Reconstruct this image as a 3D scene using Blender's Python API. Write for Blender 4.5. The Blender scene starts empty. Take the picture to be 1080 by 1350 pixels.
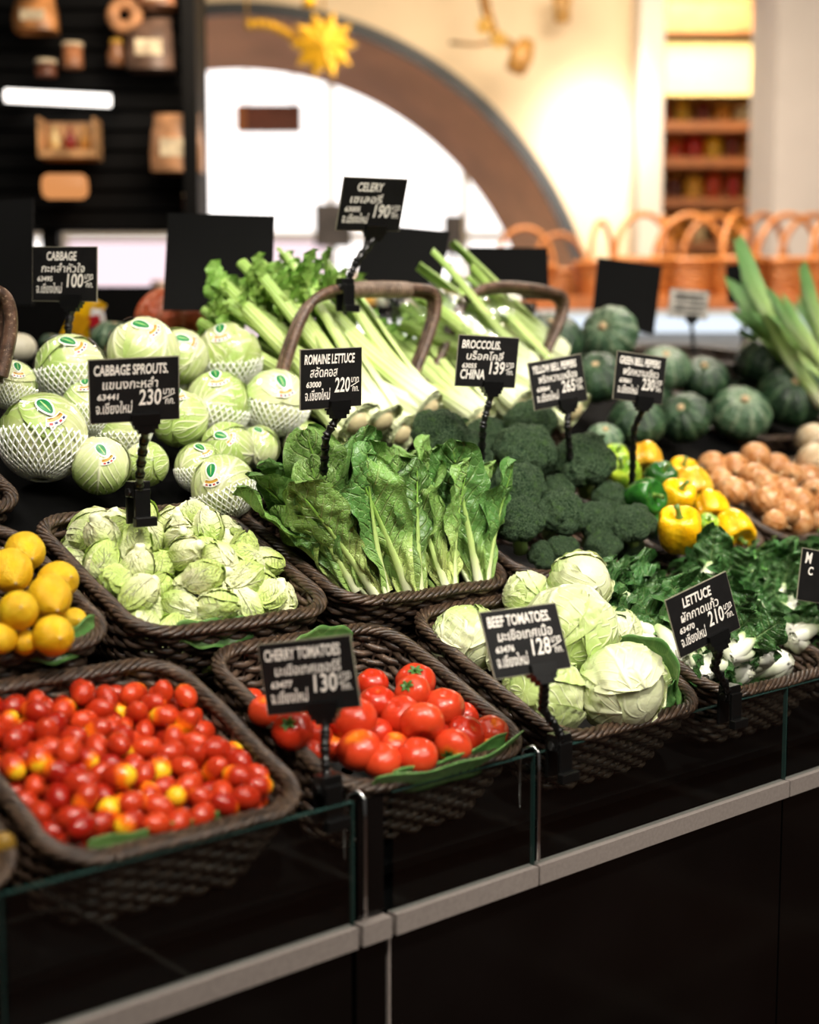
import bpy, math, random
import numpy as np
from mathutils import Matrix, Vector

# ------------------------------------------------------------------ camera, world, lights
sc = bpy.context.scene
COL = sc.collection
FPX = 1875.0
TH = math.radians(48.5)
PITCH = math.atan(200 / 1875)
CAM = np.array([-0.92496, -1.12999, 1.26218])
FH = np.array([math.cos(TH), math.sin(TH), 0.0])
RT = np.array([math.sin(TH), -math.cos(TH), 0.0])
ZZ = np.array([0, 0, 1.0])
FW = FH * math.cos(PITCH) - ZZ * math.sin(PITCH)
UP = FH * math.sin(PITCH) + ZZ * math.cos(PITCH)
YAW = TH - math.pi / 2          # objects of the hall behind are turned by this

cam = bpy.data.cameras.new('camera')
cam.sensor_fit = 'VERTICAL'
cam.sensor_height = 36
cam.lens = 50
cam.dof.use_dof = True
cam.dof.focus_distance = 1.90
cam.dof.aperture_fstop = 2.2
cam.dof.aperture_blades = 0
cam.clip_start = 0.05
camo = bpy.data.objects.new('camera', cam)
COL.objects.link(camo)
camo.matrix_world = Matrix(((RT[0], UP[0], -FW[0], CAM[0]), (RT[1], UP[1], -FW[1], CAM[1]),
                            (RT[2], UP[2], -FW[2], CAM[2]), (0, 0, 0, 1)))
sc.camera = camo

world = bpy.data.worlds.new('world')
sc.world = world
world.use_nodes = True
world.node_tree.nodes['Background'].inputs[0].default_value = (1.0, 0.93, 0.86, 1)
world.node_tree.nodes['Background'].inputs[1].default_value = 0.05

sc.view_settings.view_transform = 'Standard'
sc.view_settings.look = 'None'
sc.view_settings.gamma = 1
sc.view_settings.use_curve_mapping = False
sc.view_settings.exposure = 0.10


def lamp(kind, loc, target, power, color=(1, 1, 1), size=0.05, spot=60, blend=0.5, size_y=None):
    l = bpy.data.lights.new('lamp', kind)
    l.energy = power
    l.color = color
    if kind == 'SPOT':
        l.spot_size = math.radians(spot)
        l.spot_blend = blend
        l.shadow_soft_size = size
    elif kind == 'AREA':
        l.shape = 'RECTANGLE'
        l.size = size
        l.size_y = size_y or size
    else:
        l.shadow_soft_size = size
    o = bpy.data.objects.new('lamp_or_fill', l)
    COL.objects.link(o)
    o.location = loc
    d = Vector(target) - Vector(loc)
    o.rotation_euler = d.to_track_quat('-Z', 'Y').to_euler()
    return o


# ceiling track spots over the produce
WARM = (1.0, 0.93, 0.83)
for (lx, ly, tx, ty, pw) in [(-1.35, -1.05, -0.05, 0.25, 95), (-0.45, -1.25, 0.25, 0.30, 125), (0.55, -1.15, 0.70, 0.40, 125),
                             (1.45, -0.95, 1.35, 0.60, 130), (-0.35, 0.35, 0.15, 0.80, 30), (1.1, 0.45, 0.85, 0.85, 18), (2.3, 0.2, 1.9, 0.9, 60)]:
    lamp('SPOT', (lx, ly, 3.0), (tx, ty, 1.0), pw * 1.12, WARM, 0.08, 44, 0.8)
lamp('SPOT', (-0.4, 1.9, 3.0), (0.35, 1.15, 1.3), 60, WARM, 0.09, 50, 0.8)  # unseen spot from behind, added to brighten the shadowed back row
# broad soft fill lights added above the aisle, not fixtures of the shop
lamp('AREA', (0.1, -0.4, 3.55), (0.3, 0.2, 1.0), 30, WARM, 2.6, size_y=1.6)
lamp('AREA', (0.6, -3.0, 3.4), (0.4, 0.0, 0.9), 72, WARM, 2.2, size_y=1.4)  # added frontal fill for the upright front faces


def pixpt(px, py, depth):
    """world point seen at photo pixel (px,py) at the given depth"""
    return CAM + depth * (FW + RT * (px - 540) / FPX - UP * (py - 675) / FPX)


# hall lamps that wash the cream wall, the shelves and the basket counter behind
_w = pixpt(790, 60, 5.6)
lamp('SPOT', tuple(pixpt(790, -160, 5.3)), tuple(pixpt(780, 215, 6.4)), 210, (1.0, 0.96, 0.90), 0.1, 32, 1.0)
lamp('AREA', tuple(pixpt(620, -250, 4.6)), tuple(pixpt(700, 250, 6.4)), 33, (1.0, 0.82, 0.60), 1.6)
lamp('AREA', tuple(pixpt(950, -200, 4.4)), tuple(pixpt(1000, 420, 4.9)), 62, (1.0, 0.88, 0.74), 0.8)
lamp('AREA', tuple(pixpt(940, -60, 7.4)), tuple(pixpt(940, 260, 8.2)), 55, (1.0, 0.84, 0.55), 0.8)
lamp('AREA', tuple(pixpt(300, -100, 3.6)), tuple(pixpt(150, 160, 4.3)), 6, (1.0, 0.8, 0.6), 0.5)

# ------------------------------------------------------------------ helpers
RND = random.Random(7)
NP = np.random.default_rng(7)


def rgb(h):
    """sRGB hex -> linear"""
    h = h.lstrip('#')
    out = []
    for i in (0, 2, 4):
        c = int(h[i:i + 2], 16) / 255
        out.append(c / 12.92 if c <= 0.04045 else ((c + 0.055) / 1.055) ** 2.4)
    return tuple(out) + (1,)


class NT:
    def __init__(self, name):
        self.m = bpy.data.materials.new(name)
        self.m.use_nodes = True
        self.t = self.m.node_tree
        self.b = self.t.nodes['Principled BSDF']
        self.out = self.t.nodes['Material Output']

    def n(self, typ, ins=None, **props):
        nd = self.t.nodes.new(typ)
        for k, v in props.items():
            setattr(nd, k, v)
        for k, v in (ins or {}).items():
            self.set(nd.inputs[k], v)
        return nd

    def set(self, sock, v):
        if isinstance(v, bpy.types.NodeSocket):
            self.t.links.new(v, sock)
        else:
            sock.default_value = v

    def math(self, op, a, b=0.0, c=0.0):
        nd = self.n('ShaderNodeMath', {0: a, 1: b, 2: c}, operation=op)
        return nd.outputs[0]

    def smooth(self, v, a, b):
        nd = self.n('ShaderNodeMapRange', {'Value': v, 'From Min': a, 'From Max': b}, interpolation_type='SMOOTHSTEP')
        return nd.outputs[0]

    def mix(self, f, a, b, mode='MIX'):
        nd = self.n('ShaderNodeMix', data_type='RGBA', blend_type=mode)
        self.set(nd.inputs[0], f)
        self.set(nd.inputs[6], a)
        self.set(nd.inputs[7], b)
        return nd.outputs[2]

    def noise(self, scale, detail=3.0, rough=0.55, vec=None, out=0):
        nd = self.n('ShaderNodeTexNoise', {'Scale': scale, 'Detail': detail, 'Roughness': rough})
        nd.inputs['Vector'].default_value = (0, 0, 0)
        self.t.links.new(vec if vec is not None else self.coord(), nd.inputs['Vector'])
        return nd.outputs[out]

    def voro(self, scale, out=0, feature='F1', vec=None):
        nd = self.n('ShaderNodeTexVoronoi', {'Scale': scale}, feature=feature)
        self.t.links.new(vec if vec is not None else self.coord(), nd.inputs['Vector'])
        return nd.outputs[out]

    def coord(self):
        if not hasattr(self, '_c'):
            tc = self.n('ShaderNodeTexCoord')
            oi = self.n('ShaderNodeObjectInfo')
            self._rnd = oi.outputs['Random']
            off = self.n('ShaderNodeVectorMath', {0: tc.outputs['Object']}, operation='ADD')
            cx = self.n('ShaderNodeCombineXYZ', {0: self.math('MULTIPLY', self._rnd, 13.7), 1: self.math('MULTIPLY', self._rnd, 7.1), 2: 0.0})
            self.t.links.new(cx.outputs[0], off.inputs[1])
            self._c = off.outputs[0]
        return self._c

    def rand(self):
        self.coord()
        return self._rnd

    def st(self):
        if not hasattr(self, '_st'):
            a = self.n('ShaderNodeAttribute', attribute_name='st')
            s = self.n('ShaderNodeSeparateXYZ', {0: a.outputs['Vector']})
            self._st = s.outputs
        return self._st

    def bump(self, h, strength, dist=0.002):
        nd = self.n('ShaderNodeBump', {'Height': h, 'Strength': strength, 'Distance': dist})
        return nd.outputs[0]

    def fin(self, color, rough=0.5, normal=None, **kw):
        b = self.b
        self.set(b.inputs['Base Color'], color)
        self.set(b.inputs['Roughness'], rough)
        if normal is not None:
            self.set(b.inputs['Normal'], normal)
            if kw.get('Coat Weight'):
                pass
        for k, v in kw.items():
            self.set(b.inputs[k.replace('_', ' ')], v)
        return self.m


def plain(name, hexc, rough=0.5, var=0.15, scale=40.0, bump=0.0, bscale=120.0, dist=0.001, **kw):
    t = NT(name)
    c = rgb(hexc)
    dark = tuple(x * (1 - var) for x in c[:3]) + (1,)
    lite = tuple(min(1, x * (1 + var)) for x in c[:3]) + (1,)
    col = t.mix(t.smooth(t.noise(scale), 0.3, 0.7), dark, lite)
    nrm = t.bump(t.noise(bscale, 4), bump, dist) if bump else None
    return t.fin(col, rough, nrm, **kw)


# ---- geometry
class MB:
    """collects grids, tubes and boxes into one mesh"""
    def __init__(self):
        self.V, self.F, self.S, self.n = [], [], [], 0

    def add(self, V, F, S=None):
        V = np.asarray(V, float).reshape(-1, 3)
        self.V.append(V)
        self.S.append(np.zeros((len(V), 3)) if S is None else np.asarray(S, float).reshape(-1, 3))
        self.F += [tuple(i + self.n for i in f) for f in F]
        self.n += len(V)
        return self

    def grid(self, P, S=None, cu=False, cv=False, flip=False):
        P = np.asarray(P, float)
        n, m = P.shape[:2]
        F = []
        for i in range(n if cu else n - 1):
            a, b = i * m, ((i + 1) % n) * m
            for j in range(m if cv else m - 1):
                k = (j + 1) % m
                F.append((a + j, a + k, b + k, b + j) if flip else (a + j, b + j, b + k, a + k))
        return self.add(P, F, S)

    def tube(self, path, r, sides=6, closed=False, caps=True, flat=1.0, twist=0.0):
        path = np.asarray(path, float)
        n = len(path)
        r = np.broadcast_to(np.asarray(r, float), (n,))
        if closed:
            T = np.roll(path, -1, 0) - np.roll(path, 1, 0)
        else:
            T = np.gradient(path, axis=0)
        T /= np.linalg.norm(T, axis=1)[:, None] + 1e-12
        up = np.array([0, 0, 1.0]) if abs(T[0][2]) < 0.9 else np.array([1.0, 0, 0])
        A = np.zeros_like(path)
        a = up - T[0] * (up @ T[0])
        a /= np.linalg.norm(a)
        for i in range(n):
            a = a - T[i] * (a @ T[i])
            a /= np.linalg.norm(a) + 1e-12
            A[i] = a
        B = np.cross(T, A)
        ang = np.linspace(0, 2 * math.pi, sides, endpoint=False) + twist
        P = path[:, None] + (A[:, None] * np.cos(ang)[None, :, None] + B[:, None] * np.sin(ang)[None, :, None] * flat) * r[:, None, None]
        S = np.zeros(P.shape)
        S[..., 0] = np.linspace(0, 1, n)[:, None]
        S[..., 1] = np.linspace(0, 1, sides)[None]
        n0 = self.n
        self.grid(P, S, cu=closed, cv=True)
        if caps and not closed:
            self.F.append(tuple(n0 + j for j in range(sides)))
            self.F.append(tuple(n0 + (n - 1) * sides + j for j in reversed(range(sides))))
        return self

    def box(self, c, s, M=None, bev=0.0):
        hx, hy, hz = [x / 2 for x in s]
        V = np.array([(x, y, z) for x in (-hx, hx) for y in (-hy, hy) for z in (-hz, hz)]) + np.asarray(c, float)
        if M is not None:
            V = V @ np.asarray(M).T
        return self.add(V, [(0, 1, 3, 2), (4, 6, 7, 5), (0, 4, 5, 1), (2, 3, 7, 6), (0, 2, 6, 4), (1, 5, 7, 3)])

    def lathe(self, prof, sides=20, axis_cap=True):
        prof = np.asarray(prof, float)
        ang = np.linspace(0, 2 * math.pi, sides, endpoint=False)
        P = np.stack([prof[:, None, 0] * np.cos(ang), prof[:, None, 0] * np.sin(ang), np.repeat(prof[:, 1:2], sides, 1)], -1)
        return self.grid(P, None, cv=True, flip=True)

    def mesh(self, name, smooth=True):
        me = bpy.data.meshes.new(name)
        V = np.concatenate(self.V)
        me.from_pydata(V.tolist(), [], self.F)
        S = np.concatenate(self.S)
        at = me.attributes.new('st', 'FLOAT_VECTOR', 'POINT')
        at.data.foreach_set('vector', S.astype(np.float32).ravel())
        me.polygons.foreach_set('use_smooth', [smooth] * len(me.polygons))
        me.update()
        return me


def build(name, mb, mat, parent=None, smooth=True, bevel=0.0):
    me = mb.mesh(name, smooth) if isinstance(mb, MB) else mb
    if not me.materials:
        me.materials.append(mat)
    o = bpy.data.objects.new(name, me)
    COL.objects.link(o)
    if parent is not None:
        adopt(o, parent)
    if bevel:
        md = o.modifiers.new('bevel', 'BEVEL')
        md.width = bevel
        md.segments = 2
    return o


def empty(name, loc=(0, 0, 0), rot=None):
    o = bpy.data.objects.new(name, None)
    o.empty_display_size = 0.02
    COL.objects.link(o)
    setm(o, loc, rot)
    return o


def setm(o, loc, rot=None, scale=1.0):
    R = np.eye(3) if rot is None else np.asarray(rot)
    s = np.broadcast_to(np.asarray(scale, float), (3,))
    M = Matrix.Identity(4)
    for i in range(3):
        for j in range(3):
            M[i][j] = float(R[i, j] * s[j])
        M[i][3] = float(loc[i])
    o.matrix_basis = M


def tag(o, label=None, cat=None, group=None, kind=None):
    if label:
        o['label'] = label
    if cat:
        o['category'] = cat
    if group:
        o['group'] = group
    if kind:
        o['kind'] = kind
    return o


CH = {}


def kids(o):
    return CH.get(o.name, [])


def adopt(o, parent):
    o.parent = parent
    CH.setdefault(parent.name, []).append(o)


def copy_tree(o, parent=None):
    c = o.copy()
    COL.objects.link(c)
    if parent is not None:
        adopt(c, parent)
    for ch in kids(o):
        copy_tree(ch, c)
    return c


def drop(o):
    for ch in kids(o):
        drop(ch)
    bpy.data.objects.remove(o)


def rx(a):
    c, s = math.cos(a), math.sin(a)
    return np.array([[1, 0, 0], [0, c, -s], [0, s, c]])


def ry(a):
    c, s = math.cos(a), math.sin(a)
    return np.array([[c, 0, s], [0, 1, 0], [-s, 0, c]])


def rz(a):
    c, s = math.cos(a), math.sin(a)
    return np.array([[c, -s, 0], [s, c, 0], [0, 0, 1]])


def unit(v):
    v = np.asarray(v, float)
    return v / np.linalg.norm(v)


def frame_z(z, xhint=(1, 0, 0)):
    """rotation whose local z is the given direction"""
    z = unit(z)
    x = np.asarray(xhint, float) - z * (np.asarray(xhint) @ z)
    if np.linalg.norm(x) < 1e-3:
        x = np.array([0, 1.0, 0]) - z * z[1]
    x = unit(x)
    return np.stack([x, np.cross(z, x), z], 1)


def rrot(r=NP):
    q = r.normal(size=4)
    q /= np.linalg.norm(q)
    w, x, y, z = q
    return np.array([[1 - 2 * (y * y + z * z), 2 * (x * y - z * w), 2 * (x * z + y * w)],
                     [2 * (x * y + z * w), 1 - 2 * (x * x + z * z), 2 * (y * z - x * w)],
                     [2 * (x * z - y * w), 2 * (y * z + x * w), 1 - 2 * (x * x + y * y)]])


def wob(P, freq, seed, n=5):
    """smooth pseudo-noise in -1..1 for an array of points"""
    r = np.random.default_rng(seed)
    out = np.zeros(P.shape[:-1])
    for i in range(n):
        k = r.normal(size=3) * freq
        out += np.sin(P @ k + r.uniform(0, 6.28))
    return out / n ** 0.5 / 1.2


TILT = math.radians(22)


class Plane:
    def __init__(self, y, z, tilt=TILT):
        self.p = np.array([0, y, z])
        self.U = np.array([1.0, 0, 0])
        self.V = np.array([0, math.cos(tilt), math.sin(tilt)])
        self.N = np.array([0, -math.sin(tilt), math.cos(tilt)])
        self.R = np.stack([self.U, self.V, self.N], 1)

    def at(self, px, py, h=0.0):
        """point of the plane raised by h that is seen at the photo pixel; returns point, depth"""
        r = pixpt(px, py, 1.0) - CAM
        t = ((self.p + self.N * h - CAM) @ self.N) / (r @ self.N)
        return CAM + t * r, t

    def loc(self, x, v, h=0.0):
        return self.p + self.U * x + self.V * v + self.N * h


ROW1 = Plane(0.03, 0.815)
ROW2 = Plane(0.300, 0.945)
ROW3 = Plane(0.600, 1.070)


def settle(n, r, w, d, floor, seed, iters=220, dome=0.0):
    """drop n balls of radius r into a w x d tray; returns local positions"""
    g = np.random.default_rng(seed)
    P = np.stack([g.uniform(-w / 2 + r, w / 2 - r, n), g.uniform(-d / 2 + r, d / 2 - r, n), g.uniform(floor, floor + 6 * r, n)], 1)
    rr = r * g.uniform(0.92, 1.06, n)
    S = rr[:, None] + rr[None]
    for it in range(iters):
        P[:, 2] -= 0.05 * r
        if dome:
            P[:, :2] *= 1 - 0.002 * dome
        for _ in range(3):
            D = P[:, None] - P[None]
            L = np.sqrt((D ** 2).sum(-1)) + np.eye(n)
            O = np.clip(S - L, 0, None) * (1 - np.eye(n))
            P += 0.5 * (D / L[..., None] * O[..., None]).sum(1) * 0.7
            P[:, 0] = np.clip(P[:, 0], -w / 2 + r, w / 2 - r)
            P[:, 1] = np.clip(P[:, 1], -d / 2 + r, d / 2 - r)
            q = np.abs(P[:, :2]) - (np.array([w, d]) / 2 - .060)      # rounded corners
            cr = np.linalg.norm(np.clip(q, 0, None), axis=1)
            far = (q.min(1) > 0) & (cr > .060 - r)
            f = np.where(far, (.060 - r) / np.maximum(cr, 1e-6), 1.0)
            P[:, :2] = np.where(far[:, None], np.sign(P[:, :2]) * (np.array([w, d]) / 2 - .060 + q * f[:, None]), P[:, :2])
            P[:, 2] = np.maximum(P[:, 2], floor)
    return P, rr


# ------------------------------------------------------------------ materials
def leaf_mat(name, base, tip, vein, nv=9.0, slant=1.6, ribw=0.07, bump=0.5, rough=0.4, blister=60.0, base_t=(0.0, 0.6), veinmix=0.7, netk=0.25,
             vw=(0.72, 0.98), fade=0.0, **kw):
    t = NT(name)
    s = t.st()
    al, ac = s[0], t.math('ABSOLUTE', s[1])
    wv = t.math('MULTIPLY', t.math('SUBTRACT', t.noise(18.0, 2), 0.5), 0.5)
    p = t.math('ADD', t.math('SUBTRACT', t.math('MULTIPLY', al, nv), t.math('MULTIPLY', ac, slant * 1.0)), wv)
    tri = t.math('MULTIPLY', t.math('ABSOLUTE', t.math('SUBTRACT', t.math('FRACT', p), 0.5)), 2.0)
    v1 = t.smooth(tri, vw[0], vw[1])
    v1 = t.math('MULTIPLY', v1, t.smooth(ac, 1.0, 0.25 + fade))
    rib = t.smooth(ac, t.math('MULTIPLY', t.math('SUBTRACT', 1.25, al), ribw), 0.0)
    msk = t.math('MAXIMUM', t.math('MULTIPLY', v1, 0.75), rib)
    net = t.voro(blister * 1.6, feature='DISTANCE_TO_EDGE')
    net = t.smooth(net, 0.10, 0.0)
    g = t.smooth(t.math('ADD', al, t.math('MULTIPLY', t.math('SUBTRACT', t.noise(25.0), 0.5), 0.5)), base_t[0], base_t[1])
    col = t.mix(g, rgb(base), rgb(tip))
    col = t.mix(t.math('MULTIPLY', net, netk), col, rgb(vein))
    col = t.mix(t.math('MULTIPLY', msk, veinmix), col, rgb(vein))
    hsv = t.n('ShaderNodeHueSaturation', {'Color': col, 'Hue': t.math('MULTIPLY_ADD', t.rand(), 0.014, 0.490), 'Saturation': 0.9,
                                          'Value': t.math('MULTIPLY_ADD', t.rand(), 0.25, 0.88)})
    h = t.math('ADD', t.math('MULTIPLY', msk, 0.8), t.math('MULTIPLY', t.noise(blister, 3), 0.9))
    h = t.math('SUBTRACT', h, t.math('MULTIPLY', net, netk))
    return t.fin(hsv.outputs[0], rough, t.bump(h, bump, 0.004), **kw)


MAT = {}
MAT['cabbage'] = leaf_mat('cabbage_leaf', '#d9e0a4', '#a0bf50', '#eef0cc', netk=0.04, nv=5, slant=3.4, ribw=0.13, vw=(.6, .98), veinmix=.85, bump=0.45, rough=0.42, blister=28, base_t=(0.0, 0.9), fade=.2, Subsurface_Weight=0.12, Subsurface_Radius=(.01, .012, .004))
MAT['iceberg'] = leaf_mat('iceberg_leaf', '#e0e6b6', '#b0ca6c', '#e9edc8', netk=0.05, nv=6, slant=3.2, ribw=0.13, bump=0.5, rough=0.33, blister=34, base_t=(0.0, 1.0), Subsurface_Weight=0.12, Subsurface_Radius=(.01, .012, .004))
MAT['sprout'] = leaf_mat('sprout_leaf', '#eef2be', '#b4d058', '#f0f4c8', netk=0.05, nv=9, slant=3.4, ribw=0.12, bump=0.9, rough=0.4, blister=60, base_t=(0.0, 0.85))
MAT['romaine'] = leaf_mat('romaine_leaf', '#bdd06c', '#6a9a38', '#c2d680', netk=0.15, nv=12, slant=2.6, ribw=0.10, bump=1.0, rough=0.34, blister=75, base_t=(0.05, 0.55), veinmix=0.55)
MAT['romaine_dark'] = leaf_mat('romaine_dark_leaf', '#8cb04e', '#477a2c', '#98bd5e', netk=0.15, nv=11, slant=2.3, ribw=0.09, bump=0.9, rough=0.34, blister=55, base_t=(0.0, 0.5), veinmix=0.5)
MAT['bok'] = leaf_mat('bok_choy_leaf', '#5c9440', '#2d6224', '#92b866', netk=0.15, nv=8, slant=2.0, ribw=0.09, bump=1.0, rough=0.3, blister=75, base_t=(0.0, 0.4), veinmix=0.5)
MAT['bright_leaf'] = leaf_mat('bright_leaf', '#7db24a', '#4d9132', '#a6cf77', nv=7, slant=2.0, ribw=0.07, bump=0.5, rough=0.35, blister=40)
MAT['banana'] = leaf_mat('banana_leaf', '#5f9040', '#4a8034', '#86ab58', nv=40, slant=0.3, ribw=0.02, bump=0.3, rough=0.3, blister=20, veinmix=0.35)
MAT['celery_leaf'] = leaf_mat('celery_leaf', '#a9cf52', '#7db534', '#c4e07c', nv=6, slant=2.0, ribw=0.08, bump=0.5, rough=0.4)


def stalk_mat(name, a, b, c, t0, t1, ridges=0.0, rough=0.32, **kw):
    t = NT(name)
    s = t.st()
    n = t.math('MULTIPLY', t.math('SUBTRACT', t.noise(30.0), 0.5), 0.15)
    al = t.math('ADD', s[0], n)
    col = t.mix(t.smooth(al, t0[0], t0[1]), rgb(a), rgb(b))
    col = t.mix(t.smooth(al, t1[0], t1[1]), col, rgb(c))
    nrm = None
    if ridges:
        r = t.math('SINE', t.math('MULTIPLY', s[1], ridges))
        col = t.mix(t.math('MULTIPLY', t.smooth(r, 0.2, 1.0), 0.25), col, rgb('#f3f7dc'))
        nrm = t.bump(r, 0.5, 0.001)
    return t.fin(col, rough, nrm, **kw)


MAT['celery'] = stalk_mat('celery_stalk', '#e2eabc', '#c2d880', '#97bf4e', (0.05, 0.35), (0.45, 1.0), ridges=60.0)
MAT['celery_base'] = stalk_mat('celery_base', '#d2c498', '#ddd5a6', '#e8edc6', (0.0, 0.35), (0.3, 0.8))
MAT['bok_stem'] = stalk_mat('bok_choy_stem', '#f3f4e6', '#e9efd2', '#b3cc8c', (0.1, 0.5), (0.6, 1.0), rough=0.25)
MAT['rib'] = stalk_mat('romaine_rib', '#e9efc6', '#bcd383', '#7dab45', (0.0, 0.3), (0.25, 0.85), rough=0.35)
MAT['leek'] = stalk_mat('leek_leaf', '#eef3cf', '#b4d474', '#6ba850', (0.0, 0.35), (0.35, 0.9), ridges=50.0)


def tomato_mat(name, lo, sp):
    t = NT(name)
    s = t.st()
    thr = t.math('MULTIPLY_ADD', t.rand(), sp, lo)
    e = t.math('SUBTRACT', t.math('ADD', s[0], t.math('MULTIPLY', t.math('SUBTRACT', t.noise(60.0, 2), 0.5), 0.25)), thr)
    r2 = t.math('FRACT', t.math('MULTIPLY', t.rand(), 37.3))
    red = t.mix(r2, rgb('#98190c'), rgb('#c8401c'))
    col = t.mix(t.smooth(e, -0.14, 0.02), red, rgb('#ee6e12'))
    col = t.mix(t.smooth(e, 0.02, 0.14), col, rgb('#f0c224'))
    return t.fin(col, 0.20, None, Subsurface_Weight=0.08, Subsurface_Radius=(.006, .002, .001))


MAT['cherry'] = tomato_mat('cherry_tomato_skin', 0.86, 0.6)
MAT['cherry_tip'] = tomato_mat('yellow_tipped_tomato_skin', 0.50, 0.24)


def beef_mat():
    t = NT('beef_tomato_skin')
    s = t.st()
    r2 = t.math('FRACT', t.math('MULTIPLY', t.rand(), 37.3))
    red = t.mix(r2, rgb('#b82a12'), rgb('#d44422'))
    e = t.math('ADD', s[0], t.math('MULTIPLY', t.math('SUBTRACT', t.noise(2.2, 2), 0.5), 0.35))
    e = t.math('SUBTRACT', e, t.math('MULTIPLY_ADD', t.rand(), 0.6, 0.80))
    col = t.mix(t.smooth(e, -0.1, 0.1), red, rgb('#ec7a1c'))
    col = t.mix(t.smooth(e, 0.1, 0.3), col, rgb('#d9b33a'))
    return t.fin(col, 0.24, None, Subsurface_Weight=0.08, Subsurface_Radius=(.008, .002, .001))


MAT['beef'] = beef_mat()
MAT['calyx'] = plain('tomato_calyx', '#3f6a22', 0.5)


def citrus_mat():
    t = NT('lemon_skin')
    s = t.st()
    col = t.mix(t.smooth(t.noise(1.4), 0.35, 0.7), rgb('#e6b20c'), rgb('#f3ca22'))
    col = t.mix(t.smooth(s[0], 0.985, 1.0), col, rgb('#8a6a2a'))
    return t.fin(col, 0.38, t.bump(t.voro(15.0), 0.35, 0.03))


MAT['lemon'] = citrus_mat()


def pepper_mat(name, a, b):
    t = NT(name)
    col = t.mix(t.smooth(t.noise(1.6), 0.35, 0.65), rgb(a), rgb(b))
    return t.fin(col, 0.16, t.bump(t.noise(3.0), 0.12, 0.05))


MAT['yellow_pepper'] = pepper_mat('yellow_pepper_skin', '#f0ae0a', '#f6c21a')
MAT['amber_pepper'] = pepper_mat('amber_pepper_skin', '#d79a1c', '#e8b638')
MAT['green_pepper'] = pepper_mat('green_pepper_skin', '#1d4d1a', '#2f6a24')
MAT['lime_pepper'] = pepper_mat('lime_pepper_skin', '#6f9f2a', '#a9bf34')
MAT['pepper_stem'] = plain('pepper_stem', '#5d7a2c', 0.5)


def onion_mat(name, a, b):
    t = NT(name)
    s = t.st()
    w = t.math('SINE', t.math('ADD', t.math('MULTIPLY', s[1], 90.0), t.math('MULTIPLY', t.noise(2.5), 6.0)))
    col = t.mix(t.smooth(t.noise(2.2), 0.35, 0.65), rgb(a), rgb(b))
    col = t.mix(t.math('MULTIPLY', t.smooth(w, 0.3, 1.0), 0.3), col, rgb('#8f5a2a'))
    col = t.mix(t.smooth(s[0], 0.9, 1.0), col, rgb('#a98a5a'))
    return t.fin(col, 0.3, t.bump(w, 0.15, 0.02))


MAT['onion'] = onion_mat('onion_skin', '#b8763c', '#dba672')
MAT['pale_onion'] = onion_mat('pale_onion_skin', '#d9bb8f', '#e6d2b0')


def pumpkin_mat(name, dark, mid, pale, pc=0.35):
    t = NT(name)
    s = t.st()
    w = t.math('SINE', t.math('ADD', t.math('MULTIPLY', s[1], 62.83), t.math('MULTIPLY', t.noise(3.0), 4.5)))
    col = t.mix(t.smooth(t.noise(1.8), 0.35, 0.7), rgb(dark), rgb(mid))
    col = t.mix(t.math('MULTIPLY', t.smooth(w, 0.55, 1.0), 0.35), col, rgb(pale))
    sp = t.smooth(t.noise(11.0, 2), 0.60, 0.72)
    col = t.mix(t.math('MULTIPLY', sp, 0.5), col, rgb(pale))
    lo = t.smooth(t.math('ADD', s[0], t.math('MULTIPLY', t.noise(1.5), 0.4)), 1.0, 1.3)
    col = t.mix(t.math('MULTIPLY', lo, pc), col, rgb(pale))
    return t.fin(col, 0.36, t.bump(t.noise(6.0), 0.3, 0.06))


MAT['kabocha'] = pumpkin_mat('kabocha_rind', '#1a3020', '#2c4a2f', '#6d8a62')
MAT['kabocha_pale'] = pumpkin_mat('pale_kabocha_rind', '#36543a', '#5c7c5a', '#b4c4a0', 0.7)
MAT['orange_pumpkin'] = pumpkin_mat('orange_pumpkin_rind', '#d05c30', '#e07c50', '#eba884', 0.2)
MAT['white_squash'] = plain('white_squash_rind', '#dcd5bd', 0.4, 0.1)
MAT['scar'] = plain('pumpkin_stem_scar', '#c9ac84', 0.7, 0.25)


def broc_mat():
    t = NT('broccoli_bud')
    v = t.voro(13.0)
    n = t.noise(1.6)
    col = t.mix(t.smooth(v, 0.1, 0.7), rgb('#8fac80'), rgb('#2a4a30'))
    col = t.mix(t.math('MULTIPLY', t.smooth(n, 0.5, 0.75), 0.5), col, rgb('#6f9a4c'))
    h = t.math('SUBTRACT', 1.0, v)
    return t.fin(col, 0.6, t.bump(h, 0.9, 0.10), **{'Specular IOR Level': 0.15})


MAT['broccoli'] = broc_mat()
MAT['broccoli_stalk'] = plain('broccoli_stalk', '#8aa85c', 0.5, 0.2)


def wicker_mat(name, a, b, c):
    t = NT(name)
    n = t.noise(60.0, 4)
    col = t.mix(t.smooth(n, 0.3, 0.7), rgb(a), rgb(b))
    col = t.mix(t.smooth(t.noise(220.0, 2), 0.55, 0.8), col, rgb(c))
    return t.fin(col, 0.42, t.bump(t.noise(300.0, 3), 0.4, 0.001))


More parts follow.
